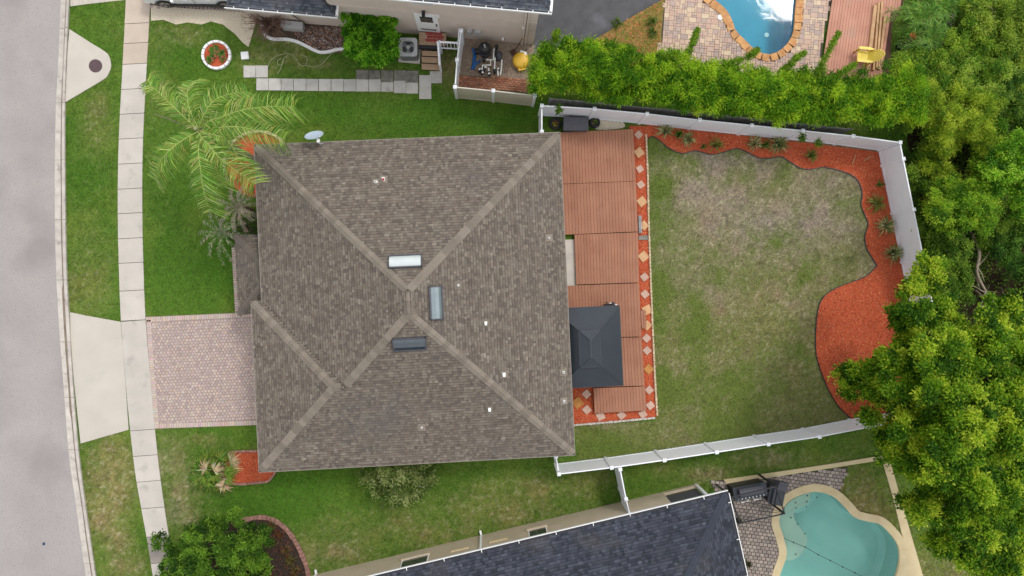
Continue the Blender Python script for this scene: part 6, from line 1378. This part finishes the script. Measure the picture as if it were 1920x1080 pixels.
cycad(1745, 75, .9, 1.2, 16, [S(80,126,44), S(114,160,62), S(146,182,86)], 'feathery fronded plant over the grey path right of the red flowers', 'fern_palm', seed=6, leaflet=.32)
cycad(1765, 15, .8, 1.2, 14, [S(74,122,40), S(108,156,56), S(140,180,80)], 'fronded plant above the grey path at the top edge', 'fern_palm', seed=7, leaflet=.32)
gp = struct('stone_path', MB().prism(catmull(WP([(1758,30),(1785,22),(1792,35),(1782,62),(1770,92),(1752,102),(1736,88),(1740,60)]), 4, True), -.05, .03, .01), M['greywood'])

def rosette(u, v, R, n_, cols, label, name='spiky_plant', h=.35, wd=.045, seed=0, cat='plant', group='spiky plants in the red bed'):
    R *= 1.35; c = W(u, v, .15); r = random.Random(seed + int(u)); mb = MB(); t = thing(name, label, cat, (c.x, c.y, 0), group)
    for k in range(n_):
        a = r.uniform(0, 6.283); e = r.random(); l = R * r.uniform(.7, 1.1); d = Vector((math.cos(a), math.sin(a), 0)); p = Vector((c.x, c.y, .02)) + d * .02; w_ = wd * r.uniform(.8, 1.2)
        mb2 = MB(); side = d.cross(UP); q = [p, p + d * l * .45 * (1 - e * .4) + UP * h * (.6 + e), p + d * l * (1 - e * .5) + UP * h * (.35 + e * 1.2)]
        cc = r.choice(cols); f = r.uniform(.8, 1.2); mb.col(tuple(x * f for x in cc)); mb.strap(q, [w_ * .7, w_, w_ * .1]); mb.col(tuple(x * f for x in cols[0])); mb.strap([x + UP * .004 for x in q], [w_ * .3, w_ * .4, w_ * .05])
    part('leaves', mb, M['leafthin'], t, recalc=False); part('root_crown', MB().lathe((c.x, c.y, -.02), [(.05, 0), (.06, .06), (.01, .09)], 8), M['bark'], t)
VAR = [S(128,146,88), S(226,218,168), S(208,202,148), S(112,134,76)]; GRN = [S(80,120,44), S(110,146,56), S(94,132,50)]; BRZ = [S(126,142,64), S(160,154,86), S(108,122,54)]
for u, v, R, n_, cl, lab in ((1246,247,.42,42,VAR,'cream striped spiky plant nearest the deck in the red bed'),(1270,253,.22,30,GRN,'small green plant between the first two spiky plants of the red bed'),(1290,260,.42,42,VAR,'cream striped spiky plant, second from the deck in the red bed'),(1318,276,.14,18,GRN,'tiny green sprout in the red bed above the wavy edging'),
        (1341,273,.40,36,BRZ,'olive spiky plant third from the deck in the red bed'),(1415,270,.40,36,VAR,'cream striped spiky plant left of the green one at mid fence'),(1433,272,.24,34,GRN,'small green plant between two striped ones at mid fence'),(1459,272,.50,60,VAR,'largest cream striped plant along the top of the red bed'),
        (1518,292,.34,40,BRZ,'single yellowish green plant alone in the red bed below the fence'),(1642,382,.48,46,BRZ,'bronze green loose plant by the woodland end fence'),(1648,346,.2,20,GRN,'small green sprout above the bronze plant by the end fence'),(1658,424,.50,64,VAR,'striped spiky plant by the end fence, upper of the pair'),(1673,475,.50,64,VAR,'striped spiky plant by the end fence, lower of the pair beside the tree')):
    rosette(u, v, R, n_, cl, lab)
for u, v, a, lab in ((1627,297,.5,'yellow dead leaf stalk lying on the red mulch near the fence corner'),(1600,300,1.2,'short yellowish dead stalk on the red mulch left of the larger one')):
    c = W(u, v); d = Vector((math.cos(a), math.sin(a), 0)) * .25; solo('dead_stalk', MB().tube([c - d + UP * .06, c + UP * .07, c + d + UP * .06], [.02, .025, .01], 6).tube([c - d * .3 + UP * .06, c + Vector((.05, .12, .06))], .012, 5), M['lumber'], lab, 'stalk')
# ragged fan palm by the front mulch bed
fc = W(404, 880, .8); fp = thing('fan_palm', 'ragged fan palm with dry leaf tips beside the garage mulch bed', 'palm tree', (fc.x, fc.y, 0)); part('trunk', MB().lathe((fc.x, fc.y, 0), [(.14, 0), (.13, .5), (.1, .8), (.01, .85)], 10), M['palmbark'], fp)
for k in range(34):
    a = 6.283 * k / 34 + random.uniform(-.2, .2); d = Vector((math.cos(a), math.sin(a), 0)); el = random.uniform(-.2, .8); l = random.uniform(.06, .8); h_ = fc + d * l + UP * el * .6; mb = MB(); cl = [S(74,108,34), S(104,134,44), S(124,140,60)] if random.random() < .55 else [S(196,178,136), S(170,150,110), S(216,196,150)]
    mb.col(cl[0]); mb.tube([fc, fc.lerp(h_, .6) + UP * .08, h_], [.014, .012, .01], 4)
    for j in range(15):
        b = a + (j - 7) * .2; dd = Vector((math.cos(b), math.sin(b), 0)); ll = random.uniform(.3, .58); mb.col(tuple(x * random.uniform(.75, 1.25) for x in random.choice(cl))); mb.strap([h_, h_ + dd * ll * .6 + UP * .05, h_ + dd * ll - UP * .1], [.02, .045, .006])
    part('fan_leaf', mb, M['leafthin'], fp, recalc=False)

# ------------------------------------------------------------------ shrubs round the houses
tree('round_shrub', 'large dark green round shrub beside the sidewalk at the bottom', 'shrub', [(340,1050,48,1.7),(385,1015,48,2.0),(430,1000,42,1.8),(455,1030,48,2.1),(400,1065,58,2.4),(470,1070,42,1.9),(360,1100,50,1.9),(440,1110,55,2.2),(480,1000,24,1.5),(320,1085,30,1.5)], 46000, .12, .06, [S(44,78,24), S(76,114,36), S(108,150,46), S(140,178,62)], r0=.09, clumps=30, csize=.15, spread=.8, low=-.1)
tree('square_shrub', 'dense clipped square green shrub against the neighbouring wall', 'shrub', [(664,34,21,1.8),(694,30,22,1.8),(724,34,20,1.8),(664,62,21,1.8),(694,64,26,1.9),(726,64,20,1.8),(668,92,22,1.8),(696,98,23,1.8),(725,96,20,1.8),(664,80,18,1.8),(728,82,17,1.8),(680,108,16,1.7),(716,108,16,1.7)], 26000, .13, .055, [S(44,96,18), S(86,150,30), S(124,190,42), S(164,218,66)], r0=.07, clumps=44, csize=.12, spread=.7, low=-.1, split=2)
tree('drooping_shrub', 'olive shrub with bare grey twigs below the long roof edge', 'shrub', [(705,890,26,1.4),(745,885,40,1.8),(790,885,28,1.5),(750,915,32,1.4),(720,905,26,1.3),(780,915,22,1.2)], 11000, .12, .05, [S(66,88,36), S(108,130,60), S(146,162,88), S(190,198,136)], r0=.05, clumps=24, csize=.2, spread=.9)
sh_o = [o for o in col.objects if o.name.startswith('drooping_shrub')][0]; mb = MB()
for k in range(26):
    a = random.uniform(math.pi * 1.08, math.pi * 1.95); p = W(750 + random.uniform(-25, 35), 900, .9); d = Vector((math.cos(a), math.sin(a), 0)); l = random.uniform(.5, 1.1); mb.tube([p, p + d * l * .5 + UP * .3, p + d * l + UP * .1], [.016, .011, .004], 4)
part('bare_twigs', mb, M['lgrey'], sh_o)
bb = W(508, 48); bare = thing('bare_bush', 'leafless reddish brown bush at the end of the neighbouring wall', 'bush', bb); mb = MB()
for k in range(170):
    a = random.uniform(0, 6.283); l = random.uniform(.4, 1.15); d = Vector((math.cos(a), math.sin(a), 0)); hgt = random.uniform(.3, 1.0); p = bb + d * .06; q = p + d * l * .55 + UP * hgt * .8; e = p + d * l + UP * hgt; mb.tube([p, q, e], [.018, .011, .004], 4)
    for j in range(3): s_ = q.lerp(e, random.random()); mb.tube([s_, s_ + Vector((random.uniform(-.25, .25), random.uniform(-.25, .25), random.uniform(0, .2)))], [.007, .003], 3)
part('twigs', mb, M['redtwig'], bare)
# weeds in the strip by the dark sheet and small plants in the corner bed
for i, (u, v, lab) in enumerate(((1222,40,'round green weed beside the pool pavers in the orange strip'),(1225,60,'lower green weed beside the pool pavers in the orange strip'),(1157,42,'small weed growing through the edge of the dark sheet'))): rosette(u, v, .3, 46, [S(98,124,44), S(120,140,54), S(84,112,36)], lab, 'weed', .14, .03, cat='weed', group='weeds by the dark sheet')
for u, v, lab in ((535,1030,'dark bronze plant in the middle of the corner bed'),(552,1070,'olive tufted plant at the bottom of the corner bed'),(515,1015,'dark leafy plant against the round shrub in the corner bed'),(525,1000,'reddish leafy plant at the top of the corner bed'),(545,1050,'small olive plant in the dark corner bed by the brick edging'),(510,985,'pale tufted plant at the edge of the corner bed')): rosette(u, v, .3, 40, [S(120,100,60), S(110,124,56), S(140,96,80)] if u != 525 else [S(130,64,60), S(110,90,60), S(96,112,50)], lab, 'bed_plant', .2, .03, cat='plant', group='plants in the corner bed')
for u, v, lab in ((1385,975,'tuft of weeds at the foot of the canopy frame near the roof'),(1403,1058,'small dark weed in the pavers right of the grey roof'),(1372,915,'brown green vines beside the grill')): rosette(u, v, .22, 36, [S(60,70,34), S(90,96,48), S(110,96,60)], lab, 'weed', .15, .03, cat='weed', group='weeds on the lower paving')
